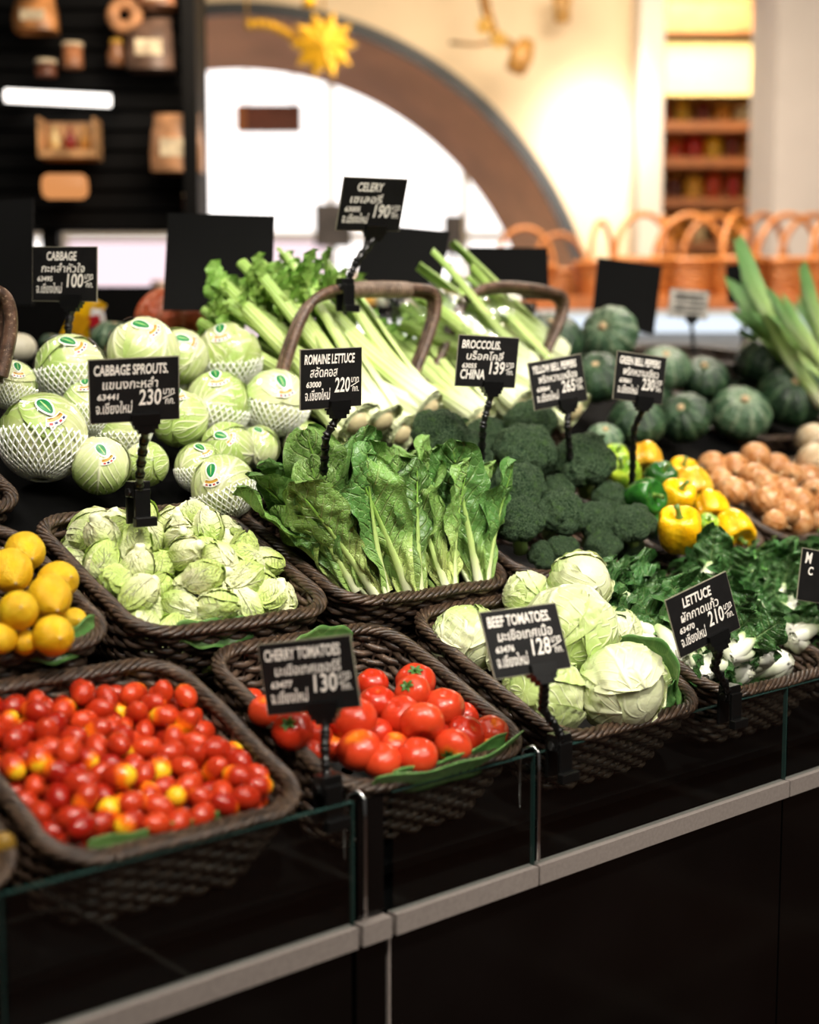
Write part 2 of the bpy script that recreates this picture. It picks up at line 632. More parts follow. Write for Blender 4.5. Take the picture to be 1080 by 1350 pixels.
MAT['wicker'] = wicker_mat('dark_wicker', '#1c130e', '#3c2c22', '#6a5443')
MAT['wicker_rim'] = wicker_mat('wicker_rim', '#20160f', '#493729', '#7d6650')
MAT['wicker_wall'] = wicker_mat('wicker_wall', '#2c2018', '#5c483a', '#8f7864')
MAT['liner'] = plain('basket_liner', '#0d0a08', 0.8)
MAT['cane'] = wicker_mat('handle_cane', '#3c2a20', '#6b5040', '#a08972')
MAT['cane_wrap'] = wicker_mat('handle_wrap', '#5c4a3c', '#8a7463', '#b8a592')
MAT['orange_wicker'] = wicker_mat('honey_wicker', '#9a5420', '#c07a3a', '#e0ac6c')
MAT['black'] = plain('black_lacquer', '#060606', 0.8, 0.2, **{'Specular IOR Level': 0.05})
MAT['black_matte'] = plain('black_matte', '#090909', 0.6, 0.2, **{'Specular IOR Level': 0.15})
MAT['black_plastic'] = plain('black_plastic', '#0a0a0a', 0.3, 0.1)
MAT['chalk_card'] = plain('black_card', '#0e0d0d', 0.6, 0.25, 60, **{'Specular IOR Level': 0.25})
MAT['card_edge'] = plain('card_edge', '#8f8a78', 0.5)
MAT['chalk'] = plain('white_marker', '#ece6dc', 0.7, 0.08, 300)
MAT['board'] = plain('black_board', '#080808', 0.75, 0.15, 10, **{'Specular IOR Level': 0.2})
MAT['steel'] = plain('brushed_steel', '#9c928c', 0.42, 0.08, 200, Metallic=0.35)
MAT['chrome'] = plain('chrome_rod', '#d8d8d8', 0.15, 0.02, Metallic=1.0)
MAT['foam'] = plain('foam_net', '#f1f3ea', 0.6, 0.05)
MAT['sticker'] = plain('sticker_white', '#f4f2ea', 0.3, 0.03)
MAT['sticker_green'] = plain('sticker_green', '#0e7a3c', 0.3, 0.2, 90)
MAT['sticker_gold'] = plain('sticker_gold', '#c79a3c', 0.3, 0.1)
MAT['sticker_red'] = plain('sticker_red', '#b5282c', 0.3, 0.1)
MAT['sticker_navy'] = plain('sticker_navy', '#26305e', 0.3, 0.1)


def film_mat(name, f0, tint=(1, 1, 1, 1), rough=0.08, bump=0.6, bscale=55.0):
    t = NT(name)
    nrm = t.bump(t.noise(bscale, 2), bump, 0.004)
    fr = t.n('ShaderNodeFresnel', {'IOR': 1.45, 'Normal': nrm})
    ge = t.n('ShaderNodeNewGeometry')
    fac = t.math('MULTIPLY', t.math('MULTIPLY_ADD', fr.outputs[0], 0.9, f0), t.math('SUBTRACT', 1.0, ge.outputs['Backfacing']))
    tr = t.n('ShaderNodeBsdfTransparent', {'Color': tint})
    gl = t.n('ShaderNodeBsdfGlossy', {'Roughness': rough, 'Normal': nrm})
    mx = t.n('ShaderNodeMixShader', {0: fac, 1: tr.outputs[0], 2: gl.outputs[0]})
    t.t.links.new(mx.outputs[0], t.out.inputs[0])
    return t.m


MAT['film'] = film_mat('cling_film', 0.03)
MAT['bag'] = film_mat('clear_bag', 0.12, (0.93, 0.95, 0.95, 1), 0.12, 1.0, 40.0)
MAT['glass'] = film_mat('case_glass', 0.05, (0.86, 0.90, 0.90, 1), 0.02, 0.0)
MAT['glass_edge'] = plain('glass_edge', '#233a36', 0.2, 0.1)


def emit(name, hexc, strength):
    t = NT(name)
    t.set(t.b.inputs['Base Color'], (0, 0, 0, 1))
    t.set(t.b.inputs['Emission Color'], rgb(hexc))
    t.set(t.b.inputs['Emission Strength'], strength)
    return t.m

# ------------------------------------------------------------------ the hall: floor, ceiling, walls
def floor_mat():
    t = NT('floor_tile')
    br = t.n('ShaderNodeTexBrick', {'Color1': rgb('#3a2012'), 'Color2': rgb('#462818'), 'Mortar': rgb('#80766c'), 'Scale': 1.0,
                                    'Mortar Size': 0.008, 'Brick Width': 0.6, 'Row Height': 0.6}, offset=0.0)
    tc = t.n('ShaderNodeTexCoord')
    t.t.links.new(tc.outputs['Object'], br.inputs['Vector'])
    return t.fin(br.outputs[0], 0.4)


fl = build('floor', MB().box((2.5, 2.5, -0.05), (16, 16, 0.1)), floor_mat(), smooth=False)
tag(fl, kind='structure')
ce = build('ceiling', MB().box((2.5, 2.5, 3.85), (16, 16, 0.1)), plain('ceiling_paint', '#8f8577', 0.9, 0.05), smooth=False)
tag(ce, kind='structure')

# everything behind is laid out along the hall's own axes: a = to the right, b = away, z = up
def hall(px, py, depth):
    p = pixpt(px, py, depth)
    d = p - CAM
    return np.array([d @ RT, d @ FH, p[2]])


HALL = empty('hall_axes', (CAM[0], CAM[1], 0), rz(YAW))
HM = rz(YAW)


def hw(a, b, z):
    """hall coordinates -> world"""
    return np.array([CAM[0], CAM[1], 0]) + HM @ np.array([a, b, z])


def hbuild(name, mb, mat, loc=(0, 0, 0), smooth=False, bevel=0.0, label=None, cat=None, group=None, kind=None):
    o = build(name, mb, mat, None, smooth, bevel)
    setm(o, hw(*loc), HM)
    return tag(o, label, cat, group, kind)


def hempty(name, loc, label, cat, group=None):
    return tag(empty(name, hw(*loc), HM), label, cat, group)


bpy.data.objects.remove(HALL)
ORD = ['first', 'second', 'third', 'fourth', 'fifth', 'sixth', 'seventh', 'eighth', 'ninth', 'tenth', 'eleventh', 'twelfth', 'thirteenth', 'fourteenth', 'fifteenth',
       'sixteenth', 'seventeenth', 'eighteenth', 'nineteenth', 'twentieth', 'twenty-first', 'twenty-second', 'twenty-third', 'twenty-fourth', 'twenty-fifth', 'twenty-sixth']
CREAM = plain('cream_plaster', '#e2ccaa', 0.85, 0.05, 3.0)
CREAM2 = plain('pale_plaster', '#ddd2c4', 0.85, 0.04, 3.0)
COPPER = plain('arch_reveal', '#efba8c', 0.6, 0.1, 4.0)
DARKRIM = plain('arch_edge', '#2c2e30', 0.5, 0.15, 5.0)

BW = 6.5                      # distance of the arch wall
ac = hall(322, 492, BW)       # centre of the round arch
AR = 458 / FPX * BW * 1.0
wl, wr = hall(-500, 475, BW)[0], hall(868, 475, BW)[0]
# wall with the round opening: upper part above the arch and the right flank
mb = MB()
n = 64
th0 = np.linspace(math.pi, 0, n)
inner = np.stack([ac[0] + AR * np.cos(th0), ac[2] + AR * np.sin(th0)], 1)
outer = np.stack([np.interp(np.arange(n), [0, n - 1], [wl, wr]), np.full(n, 3.8)], 1)
P = np.zeros((n, 2, 3))
P[:, 0, 0], P[:, 0, 2] = inner[:, 0], inner[:, 1]
P[:, 1, 0], P[:, 1, 2] = outer[:, 0], outer[:, 1]
P[..., 1] = BW
front = P
back = P + np.array([0, 0.35, 0])
mb.grid(front)
mb.grid(back, flip=True)
for (x0, x1) in ((wl, ac[0] - AR), (ac[0] + AR, wr)):
    mb.box(((x0 + x1) / 2, BW + 0.175, 0.0 + (3.8 if False else ac[2]) / 2), (abs(x1 - x0), 0.35, ac[2]))
mb.add([(wl, BW, ac[2]), (wl, BW, 3.8), (wl, BW, 3.8)], [])
mb.add([(ac[0] - AR, BW, ac[2]), (wl, BW, ac[2]), (wl, BW, 3.8)], [(0, 1, 2)])
mb.add([(ac[0] + AR, BW, ac[2]), (wr, BW, ac[2]), (wr, BW, 3.8)], [(0, 2, 1)])
hbuild('wall_back', mb, CREAM, kind='structure')
# arch reveal (copper coloured inner face) and dark edge moulding
th = np.linspace(-0.02, math.pi + 0.02, 72)
P = np.zeros((72, 2, 3))
for k, (dy, rr) in enumerate(((0.0, AR - .005), (0.55, AR - 0.135))):
    P[:, k, 0] = ac[0] - (.07 if k else 0) + rr * np.cos(th)
    P[:, k, 1] = BW + dy
    P[:, k, 2] = ac[2] + rr * np.sin(th)
mb = MB().grid(P, flip=True)
hbuild('trim_2', mb, COPPER, kind='structure', smooth=True)
prof = [(-0.01, -0.03), (0.045, -0.03), (0.045, 0.0), (-0.01, 0.0)]
P = np.zeros((72, 4, 3))
for k, (dr, dy) in enumerate(prof):
    P[:, k, 0] = ac[0] + (AR + dr) * np.cos(th)
    P[:, k, 1] = BW + dy
    P[:, k, 2] = ac[2] + (AR + dr) * np.sin(th)
hbuild('trim_1', MB().grid(P, cv=True), DARKRIM, kind='structure')

# bright glazed shopfront seen through the arch
WB = BW + 3.0
win = tag(empty('window_1', hw(*hall(430, 475, WB)[:2], 0), HM), kind='structure')
PANE = emit('daylight_glass', '#fff8f4', 2.2)
PINK = emit('pink_lit_glass', '#fbe2ea', 1.15)
wx = [-2.6, -1.72, -0.84, 0.04, 0.92, 1.8]
for i in range(5):
    for (z0, z1) in ((0.0, 0.95), (1.0, 2.05), (2.1, 3.8)):
        pk = i in (1, 2) and z1 < 2.2
        build('pane', MB().box(((wx[i] + wx[i + 1]) / 2, 0, (z0 + z1) / 2), (0.84, 0.02, z1 - z0 - 0.01)), PINK if pk else PANE, win, False)
for x in wx:
    build('mullion', MB().box((x, -0.02, 1.9), (0.045, 0.07, 3.8)), MAT['sticker'], win, False)
for z in (0.975, 2.075):
    build('transom', MB().box((-0.4, -0.02, z), (4.4, 0.06, 0.05)), MAT['sticker'], win, False)

# right: pier, recess with shelves, second pier
p0 = hall(868, 475, BW - 0.25)[0]
x1 = hall(835, 475, BW - 0.25)[0]
hbuild('column', MB().box((0, 0, 1.9), (p0 - x1, 0.6, 3.8)), CREAM2, ((p0 + x1) / 2, BW + 0.05, 0), kind='structure', bevel=0.01)
q0, q1 = hall(1012, 475, 6.5)[0], hall(1300, 475, 6.5)[0]
hbuild('wall_right', MB().box((0, 0, 1.9), (q1 - q0, 0.5, 3.8)), plain('grey_plaster', '#c9c0b8', 0.85, 0.04, 3.0), ((q0 + q1) / 2, 6.5 + 0.25, 0), kind='structure')
SB = 8.4
s0, s1 = hall(800, 475, SB)[0], hall(1100, 475, SB)[0]
hbuild('wall_recess', MB().box((0, 0, 1.9), (s1 - s0, 0.1, 3.8)), plain('honey_plaster', '#e2bd7c', 0.8, 0.08, 2.0), ((s0 + s1) / 2, SB + 0.35, 0), kind='structure')
shelf = hempty('wall_shelf', ((s0 + s1) / 2, SB, 0), 'honey coloured wall shelf crowded with jars in the recess', 'shelf')
WOOD = plain('shelf_wood', '#7a4520', 0.5, 0.25, 20)
for py in (148, 210, 262, 305):
    z = hall(940, py, SB)[2]
for py in (92, 180, 225, 275, 330):
    z = hall(940, py, SB)[2]
    build('shelf_board', MB().box((0, 0, z), (s1 - s0, 0.4, 0.05)), WOOD, shelf, False)
for s in (-1, 1):
    build('upright', MB().box((s * (s1 - s0) / 2, 0, 1.6), (0.05, 0.4, 3.2)), WOOD, shelf, False)
build('canopy_board', MB().box((0, -0.1, hall(940, 55, SB)[2]), (s1 - s0, 0.5, 0.16)), plain('canopy_wood', '#8a5a2c', 0.5, 0.3, 12), shelf, False)
build('valance', MB().box((0, -0.24, hall(940, 112, SB)[2]), (s1 - s0, 0.03, .285)), plain('valance_board', '#ecd49a', 0.6, 0.06), shelf, False)
jar_cols = ['#b3261c', '#e7b62a', '#7a2a12', '#d98c2a', '#efd9a6', '#54200f', '#e0a63a', '#c4421c']
k = 0
for base_py, row in ((178, range(872, 1010, 27)), (225, range(865, 1010, 25)), (275, range(862, 1012, 26)), (330, range(866, 1010, 27))):
    for px in row:
        p = hall(px, base_py, SB - 0.05)
        h = RND.uniform(0.15, 0.215)
        r = RND.uniform(0.04, 0.06)
        key = 'jar_%d' % (k % len(jar_cols))
        if key not in MAT:
            MAT[key] = plain('jar_' + jar_cols[k % len(jar_cols)][1:], jar_cols[k % len(jar_cols)], 0.3)
        j = tag(empty('jar', hw(p[0], p[1], p[2] + 0.027), HM), 'small coloured jar on the far wall shelf, %s from left on the %s board' % (ORD[list(row).index(px)], {178: 'top', 225: 'second', 275: 'third', 330: 'lowest'}[base_py]), 'jar', 'jars on the far wall shelf')
        build('body', MB().lathe([(0.0, 0), (r, 0), (r, h * .75), (r * .7, h * .86), (r * .7, h * .9), (0, h * .9)], 12), MAT[key], j)
        build('lid', MB().lathe([(0, h * .9), (r * .75, h * .9), (r * .75, h), (0, h)], 12), MAT['sticker_gold'], j)
        k += 1

# black product wall on the left
LB = 4.2
L0, L1 = hall(-160, 0, LB)[0], hall(266, 0, LB)[0]
zt, zb = hall(100, -120, LB)[2], hall(100, 300, LB)[2]
unit_ = hempty('product_wall', ((L0 + L1) / 2, LB, 0), 'tall black product wall with horizontal slats and warm niches', 'display wall')
LW = L1 - L0
build('back_panel', MB().box((0, 0.2, (zt + zb) / 2), (LW, 0.04, zt - zb)), MAT['black_matte'], unit_, False)
ns = 16
for i in range(ns):
    z = zb + (i + 0.5) * (zt - zb) / ns
    build('slat', MB().box((0, 0.165, z), (LW, 0.03, (zt - zb) / ns - 0.012)), MAT['black_matte'], unit_, False)
build('side_panel', MB().box((LW / 2 - 0.02, 0.1, (zt + zb) / 2), (0.04, 0.2, zt - zb)), MAT['black_matte'], unit_, False)
build('base_cabinet', MB().box((0, 0.15, (hall(100, 380, LB)[2]) / 2), (LW, 0.4, hall(100, 380, LB)[2])), MAT['black_matte'], unit_, False)
for s in (-0.9, 0.0, 0.88):
    build('post', MB().box((s * LW / 2, 0.2, zb / 2 + .1), (0.05, 0.05, zb + .2)), MAT['black_matte'], unit_, False)
TUBE = emit('white_tube_light', '#fff8f0', 2.6)
lt = hall(90, 139, LB)
hl = hempty('tube_lamp', (lt[0], LB - 0.02, lt[2]), 'white glowing tube lamp on the black product wall', 'lamp')
build('tube', MB().tube([(-0.15, 0, 0.006), (0.15, 0, -0.008)], 0.019, 12), TUBE, hl)
for s in (-0.14, 0.0, 0.14):
    build('bracket', MB().box((s, 0.085, 0), (0.02, 0.13, 0.012)), MAT['chrome'], hl, False)
lo = hall(94, 250, LB)
hl = hempty('niche_lamp', (lo[0], LB - 0.0, lo[2]), 'rounded orange glowing lamp low on the black product wall', 'lamp')
build('shade', MB().tube([(-0.062, 0, 0), (-0.05, 0, 0), (0.05, 0, 0), (0.062, 0, 0)], [0.028, 0.036, 0.036, 0.028], 16), emit('orange_lamp_shade', '#e89a5c', 0.85), hl)
build('bracket', MB().box((0, 0.09, 0), (0.03, 0.12, 0.02)), MAT['black_matte'], hl, False)
prods = [((57, 28), 'gold and white snack bag high on the black product wall', '#c98a52', .058, .10, 'bag'),
         ((103, 80), 'small copper tin on the black product wall', '#a8704c', .03, .07, 'tin'),
         ((68, 96), 'short brown tin beside a copper tin', '#7a4a34', .03, .045, 'tin'),
         ((205, 66), 'grey-brown gusseted paper bag on the black product wall', '#6e5648', .065, .15, 'bag'),
         ((97, 187), 'open tan gift box with bottles under the tube lamp', '#c99a6a', .08, .115, 'box'),
         ((237, 192), 'tan paper parcel at the right edge of the product wall', '#c29068', .072, .17, 'bag'),
         ((215, 6), 'tan pouch cut off by the top of the picture', '#b07a58', .05, .06, 'bag'),
         ((252, 268), 'small brown tin low on the product wall', '#7a5030', .02, .05, 'tin')]
for (pp, lab, colr, hw_, hh, kd) in prods:
    p = hall(pp[0], pp[1], LB)
    m = plain('pack_' + colr[1:], colr, 0.4, 0.45, 14)
    m2 = plain('packband_' + colr[1:], '#e8d2b0', 0.4, 0.3, 30)
    e = hempty({'bag': 'paper_bag', 'tin': 'tin', 'box': 'gift_box'}[kd], (p[0], LB + 0.05, p[2] - hh / 2), lab, kd)
    if kd == 'bag':
        g = []
        for (w, d, z) in ((1.0, 1.0, 0), (1.03, 1.0, .3), (.97, .8, .65), (.9, .35, .88), (.95, .1, 1.0)):
            g.append([(hw_ * w * x, 0.04 * d * y, hh * z) for x, y in ((-1, -1), (0, -1.15), (1, -1), (1, 1), (0, 1.1), (-1, 1))])
        build('pouch', MB().grid(np.array(g), cv=True), m, e)
        build('label_band', MB().box((0, -0.043, hh * .4), (hw_ * 1.2, 0.006, hh * .3)), m2, e, False)
    elif kd == 'tin':
        build('can', MB().lathe([(0, 0), (hw_, 0), (hw_ * 1.03, .004), (hw_, .01), (hw_, hh - .01), (0, hh - .01)], 16), m, e)
        build('lid', MB().lathe([(0, hh - .01), (hw_ * 1.05, hh - .01), (hw_ * 1.05, hh), (0, hh)], 16), m2, e)
    else:
        build('back', MB().box((0, .05, hh / 2), (2 * hw_, .006, hh)), m, e, False)
        build('tray', MB().box((0, 0, .012), (2 * hw_, .1, .024)), m, e, False)
        for s in (-1, 1):
            build('side', MB().box((s * hw_, 0, hh / 2), (.006, .1, hh)), m, e, False)
        for x, c in ((-.045, '#e6c98a'), (0, '#8a2018'), (.045, '#d89a4a')):
            kk = 'bott' + c
            if kk not in MAT:
                MAT[kk] = plain('bottle_' + c[1:], c, 0.25)
            build('bottle', MB().lathe([(0, .024), (.016, .024), (.017, .06), (.006, .078), (.006, .095), (0, .095)], 10), MAT[kk], e).location.x = x
# round brown wreath and its pack
p = hall(172, 30, LB)
e = hempty('round_loaf', (p[0], LB + 0.04, p[2]), 'round brown bread ring hung high on the product wall', 'bread')
tt = np.linspace(0, 2 * math.pi, 24, endpoint=False)
build('ring', MB().tube(np.stack([.034 * np.cos(tt), 0 * tt, .034 * np.sin(tt)], 1), .020, 8, closed=True), plain('bread_crust', '#c08a5e', 0.6, 0.3, 30), e)
build('hook', MB().tube([(0, 0, .05), (0, .05, .056), (0, .14, .05)], .004, 6), MAT['black_matte'], e)
p = hall(160, 70, LB)
e = hempty('small_jar', (p[0], LB + 0.05, p[2] - .05), 'small amber jar below the bread ring', 'jar')
build('body', MB().lathe([(0, 0), (.026, 0), (.028, .03), (.018, .055), (.018, .06), (0, .06)], 14), plain('amber_jar', '#9a6a48', 0.3), e)
build('lid', MB().lathe([(0, .06), (.02, .06), (.02, .072), (0, .072)], 14), MAT['sticker_gold'], e)

# things hanging in and before the arch
p = hall(430, 72, 5.6)
e = hempty('hanging_star', (p[0], 5.6, p[2]), 'gold star shaped ornament hanging before the arch', 'ornament')
st_ = MB()
ang = np.linspace(0, 2 * math.pi, 20, endpoint=False)
rad = np.where(np.arange(20) % 2 == 0, .13, .085)
ring = np.stack([rad * np.cos(ang), np.full(20, -.01), rad * np.sin(ang)], 1)
st_.add(np.vstack([ring, ring + [0, .02, 0], [[0, -.035, 0], [0, .045, 0]]]),
        [(i, (i + 1) % 20, 40) for i in range(20)] + [((i + 1) % 20 + 20, i + 20, 41) for i in range(20)] + [(i, i + 20, (i + 1) % 20 + 20, (i + 1) % 20) for i in range(20)])
GOLD = plain('gold_foil', '#d9a520', 0.35, 0.25, 20, Metallic=0.4)
build('star', st_, GOLD, e, False)
build('cord', MB().tube([(0, 0, .12), (0, 0, 3.8 - p[2])], .004, 6), GOLD, e)
p = hall(372, 55, 5.65)
e = hempty('gold_garland', (p[0], 5.65, p[2]), 'gold bead garland beside the star ornament', 'garland')
for i in range(9):
    b = build('bead', MB().lathe([(0, -.022), (.016, -.014), (.022, 0), (.016, .014), (0, .022)], 10), GOLD, e)
    b.location = (-.11 + i * .029, 0, .03 - .0022 * (i - 1) ** 2)
build('cord', MB().tube([(-.12, 0, .03), (-.05, 0, .028), (.05, 0, -.01), (.13, 0, -.10)], .004, 6), GOLD, e)
build('cord', MB().tube([(-.12, 0, .03), (-.12, 0, 3.8 - p[2])], .003, 6), GOLD, e)
p = hall(360, 164, 7.6)
e = hempty('hanging_sign', (p[0], 7.6, p[2]), 'dark red-brown hanging sign seen through the arch', 'sign')
build('sign_board', MB().box((0, 0, 0), (.33, .04, .14)), plain('red_brown_board', '#6a3420', 0.5, 0.3, 8), e, False)
build('sign_end', MB().box((-.15, -.022, 0), (.05, .01, .13)), plain('copper_board', '#b06a34', 0.4), e, False)
for s in (-.12, .12):
    build('cord', MB().tube([(s, 0, .07), (s, 0, 3.8 - p[2])], .004, 6), MAT['black_matte'], e)
for (px, py, w, h, lab) in ((441, 300, .19, .22, 'small dark grey poster seen through the arch beside the celery sign'), (597, 312, .10, .20, 'narrow dark notice near the right foot of the arch')):
    p = hall(px, py, 7.4)
    e = hempty('notice_stand', (p[0], 7.4, 0), lab, 'notice')
    build('notice_panel', MB().box((0, 0, p[2]), (w, .02, h)), plain('grey_notice', '#55504f', 0.6, 0.3, 10), e, False)
    build('post', MB().tube([(0, .02, 0), (0, .02, p[2])], .012, 8), MAT['black_matte'], e)
    build('foot', MB().box((0, .02, .01), (.25, .25, .02)), MAT['black_matte'], e, False)

# brass branch lamp on the cream wall
BRASS = plain('aged_brass', '#8a6230', 0.35, 0.3, 30, Metallic=0.7)
p = hall(640, 40, 6.1)
e = hempty('branch_lamp', (p[0], 6.1, p[2]), 'curved dark brass branch lamp with small globes on the cream wall', 'lamp')
build('arm', MB().tube([(-.06, .38, .5), (-.05, .05, .35), (-.03, 0, .15), (0.0, 0, .02), (.03, 0, -.06), (.10, 0, -.10), (.15, 0, -.14)], [.018, .018, .022, .022, .02, .018, .014], 8), BRASS, e)
build('arm', MB().tube([(-.16, .0, -.09), (-.05, .0, -.10), (.06, 0, -.08)], .008, 6), BRASS, e)
for (x, z) in ((-.015, -.03), (.045, -.085)):
    b = build('globe', MB().lathe([(0, -.034), (.024, -.024), (.034, 0), (.024, .024), (0, .034)], 14), emit('lamp_globe', '#ffb84a', 0.8) if 'globe' not in MAT else MAT['globe'], e)
    b.location = (x, -.03, z)
b = build('lamp_shade', MB().lathe([(0.0, .07), (.03, .07), (.05, .0), (.042, -.07), (0, -.075)], 14), plain('brass_shade', '#a87a3c', 0.4, 0.3, 30), e)
b.location = (.14, -.02, -.15)
b.rotation_euler = (0, .4, 0)
p = hall(735, 18, 6.3)
e = hempty('wall_lamp', (p[0], 6.3, p[2]), 'small brass wall lamp at the top edge right of the branch lamp', 'lamp')
build('shade', MB().lathe([(0.0, .05), (.05, .05), (.035, -.02), (.035, -.08), (0, -.09)], 14), plain('brass_shade2', '#b58a4c', 0.4, 0.3, 30), e)
build('arm', MB().tube([(0, .2, .02), (0, .02, .04)], .012, 8), BRASS, e)
p = hall(412, 12, 5.2)
e = hempty('pendant_lamp', (p[0], 5.2, p[2]), 'small brass pendant lamp above the gold star', 'lamp')
build('shade', MB().lathe([(0.0, .06), (.012, .06), (.02, .0), (.028, -.03), (0, -.035)], 14), GOLD, e)
build('cord', MB().tube([(0, 0, .06), (0, 0, 3.8 - p[2])], .005, 6), BRASS, e)

# counter with honey coloured handled baskets, behind on the right
CB = 5.4
c0, c1 = hall(630, 400, CB)[0], hall(1250, 400, CB)[0]
zc = hall(900, 392, CB)[2]
e = hempty('basket_counter', ((c0 + c1) / 2, CB + .25, 0), 'wooden counter carrying the row of honey coloured baskets', 'counter')
TABLEW = plain('counter_wood', '#a8602c', 0.5, 0.2, 14)
build('top', MB().box((0, 0, zc - .03), (c1 - c0, .7, .06)), TABLEW, e, False)
build('front', MB().box((0, -.28, (zc - .06) / 2), (c1 - c0 - .04, .04, zc - .06)), TABLEW, e, False)
for s in (-1, 1):
    build('end_panel', MB().box((s * ((c1 - c0) / 2 - .03), .02, (zc - .06) / 2), (.04, .6, zc - .06)), TABLEW, e, False)


def handled_basket():
    e = empty('handled_basket')
    tt = np.linspace(0, 2 * math.pi, 40, endpoint=False)
    mb = MB()
    for k in range(9):
        z = .006 + k * .012
        r = .085 + .028 * (k / 8)
        mb.tube(np.stack([r * (1 + .025 * np.cos(10 * tt + k * math.pi)) * np.cos(tt), r * (1 + .025 * np.cos(10 * tt + k * math.pi)) * np.sin(tt) * .8, np.full(40, z)], 1), .0065, 5, closed=True)
    build('woven_wall', mb, MAT['orange_wicker'], e)
    build('rim', MB().tube(np.stack([.117 * np.cos(tt), .094 * np.sin(tt), np.full(40, .112)], 1), .011, 8, closed=True), MAT['orange_wicker'], e)
    build('bottom', MB().lathe([(0, .004), (.08, .004), (.08, .012), (0, .012)], 20), MAT['orange_wicker'], e)
    ta = np.linspace(0, math.pi, 22)
    build('handle', MB().tube(np.stack([.115 * np.cos(ta), 0 * ta, .11 + .15 * np.sin(ta)], 1), .010, 8), MAT['orange_wicker'], e)
    return e


hb = handled_basket()
spots = [(690, 5.46, 1.0, .2), (790, 5.50, 1.1, 1.1), (845, 5.46, 1.2, .5), (905, 5.50, 1.2, 0.1), (968, 5.45, 1.2, .9), (1033, 5.50, 1.2, .3), (1095, 5.46, 1.2, .6), (870, 5.74, 1.25, 1.4), (1000, 5.76, 1.3, .7), (735, 5.74, 1.0, .2), (938, 5.8, 1.3, .3), (1065, 5.78, 1.3, .3)]
for i, (px, b_, s_, rot) in enumerate(spots):
    o = hb if i == 0 else copy_tree(hb)
    a_ = hall(px, 400, b_)[0]
    setm(o, hw(a_, b_, zc), rz(YAW + rot), s_)
    tag(o, 'honey coloured handled wicker basket on the far counter, %s from the left' % ORD[sorted(s2[0] for s2 in spots).index(px)], 'basket', 'handled baskets on the far counter')

# white-lit chilled counter and low shelves right behind the stand
LBK = 4.6
e = hempty('chilled_counter', (hall(930, 430, LBK)[0], LBK, 0), 'low white lit counter behind the green pumpkins', 'counter')
zc2 = hall(900, 418, LBK)[2]
build('body', MB().box((0, .2, (zc2 - .05) / 2), (1.3, .4, zc2 - .05)), plain('white_cabinet', '#cfcac4', 0.5, 0.05), e, False)
build('light_strip', MB().box((0, -.02, zc2 - .025), (1.3, .03, .05)), emit('cool_light_strip', '#e6f2ff', 1.1), e, False)
build('top', MB().box((0, .2, zc2 + .012), (1.32, .44, .02)), MAT['sticker'], e, False)

# low market table far behind on the left with mixed goods
LT = 5.0
zt2 = hall(200, 405, LT)[2]
e = hempty('market_table', (-.36, LT + .1, 0), 'blurred table of goods behind the cabbages', 'table')
build('top', MB().box((0, 0, zt2 - .02), (1.1, .6, .04)), MAT['black_matte'], e, False)
for sx in (-.5, .5):
    for sy in (-.25, .25):
        build('leg', MB().box((sx, sy, (zt2 - .04) / 2), (.05, .05, zt2 - .04)), MAT['black_matte'], e, False)
goods = ['#e8c9b4', '#d7a84a', '#b9c2b0', '#8a4a3a', '#e9e2dc', '#c9b29a', '#d98a6a', '#6a7a4a', '#e2d2c6']
for i in range(26):
    px = 215 + i * 14.5 + RND.uniform(-5, 5)
    a_ = hall(px, 400, LT)[0]
    cc = goods[i % len(goods)]
    kk = 'good' + cc
    if kk not in MAT:
        MAT[kk] = plain('wrapper_' + cc[1:], cc, 0.5, 0.2, 12)
    h = RND.uniform(.06, .15)
    w = RND.uniform(.022, .04)
    e = tag(empty('grocery_jar', hw(a_, LT + RND.uniform(-.1, .2), zt2), HM), 'blurred jar on the table behind the cabbages, %s from the left' % ORD[i], 'jar', 'jars on the table behind the cabbages')
    build('body', MB().lathe([(0, 0), (w, 0), (w * 1.05, h * .1), (w, h * .7), (w * .6, h * .85), (w * .6, h * .9), (0, h * .9)], 12), MAT[kk], e)
    build('lid', MB().lathe([(0, h * .9), (w * .66, h * .9), (w * .66, h), (0, h)], 12), MAT[kk], e)

# ------------------------------------------------------------------ the stand
X0, X1 = -1.2, 2.45
stand = tag(empty('display_stand', (0, 0, 0)), 'long black stepped produce stand with low glass front and steel strip', 'display stand')
PANEL = NT('black_glossy_panel')
PANEL = PANEL.fin(PANEL.mix(PANEL.smooth(PANEL.noise(3.0), 0.4, 0.7), rgb('#050505'), rgb('#0b0a0a')), 0.14)
for (a, b) in ((X0, -0.006), (0.001, 0.042), (0.048, 0.789), (0.793, 1.55), (1.554, X1)):
    build('front_panel', MB().box(((a + b) / 2, 0.012, 0.322), (b - a, 0.02, 0.636)), PANEL, stand, False)
STW = [(X0, -0.4), (-0.397, -0.006), (0.001, 0.041), (0.048, 0.270), (0.273, 0.789), (0.792, 1.31), (1.313, 1.83), (1.833, X1)]
for (a, b) in STW:
    build('steel_strip', MB().box(((a + b) / 2, -0.002, 0.654), (b - a, 0.016, 0.023)), MAT['steel'], stand, False)
for (a, b) in STW:
    if b - a < .05:
        continue
    g = build('glass_panel', MB().box(((a + b) / 2, 0.0, 0.733), (b - a, 0.006, 0.134)), MAT['glass'], stand, False)
    build('glass_edge', MB().box(((a + b) / 2, 0.0, 0.8006), (b - a, 0.006, 0.0012)), MAT['glass_edge'], g, False)
    build('glass_edge', MB().box((b - 0.0006, 0.0, 0.733), (0.0012, 0.0062, 0.134)), MAT['glass_edge'], g, False)
build('joint_post', MB().box((0.0215, 0.004, 0.733), (0.036, 0.004, 0.13)), PANEL, stand, False)
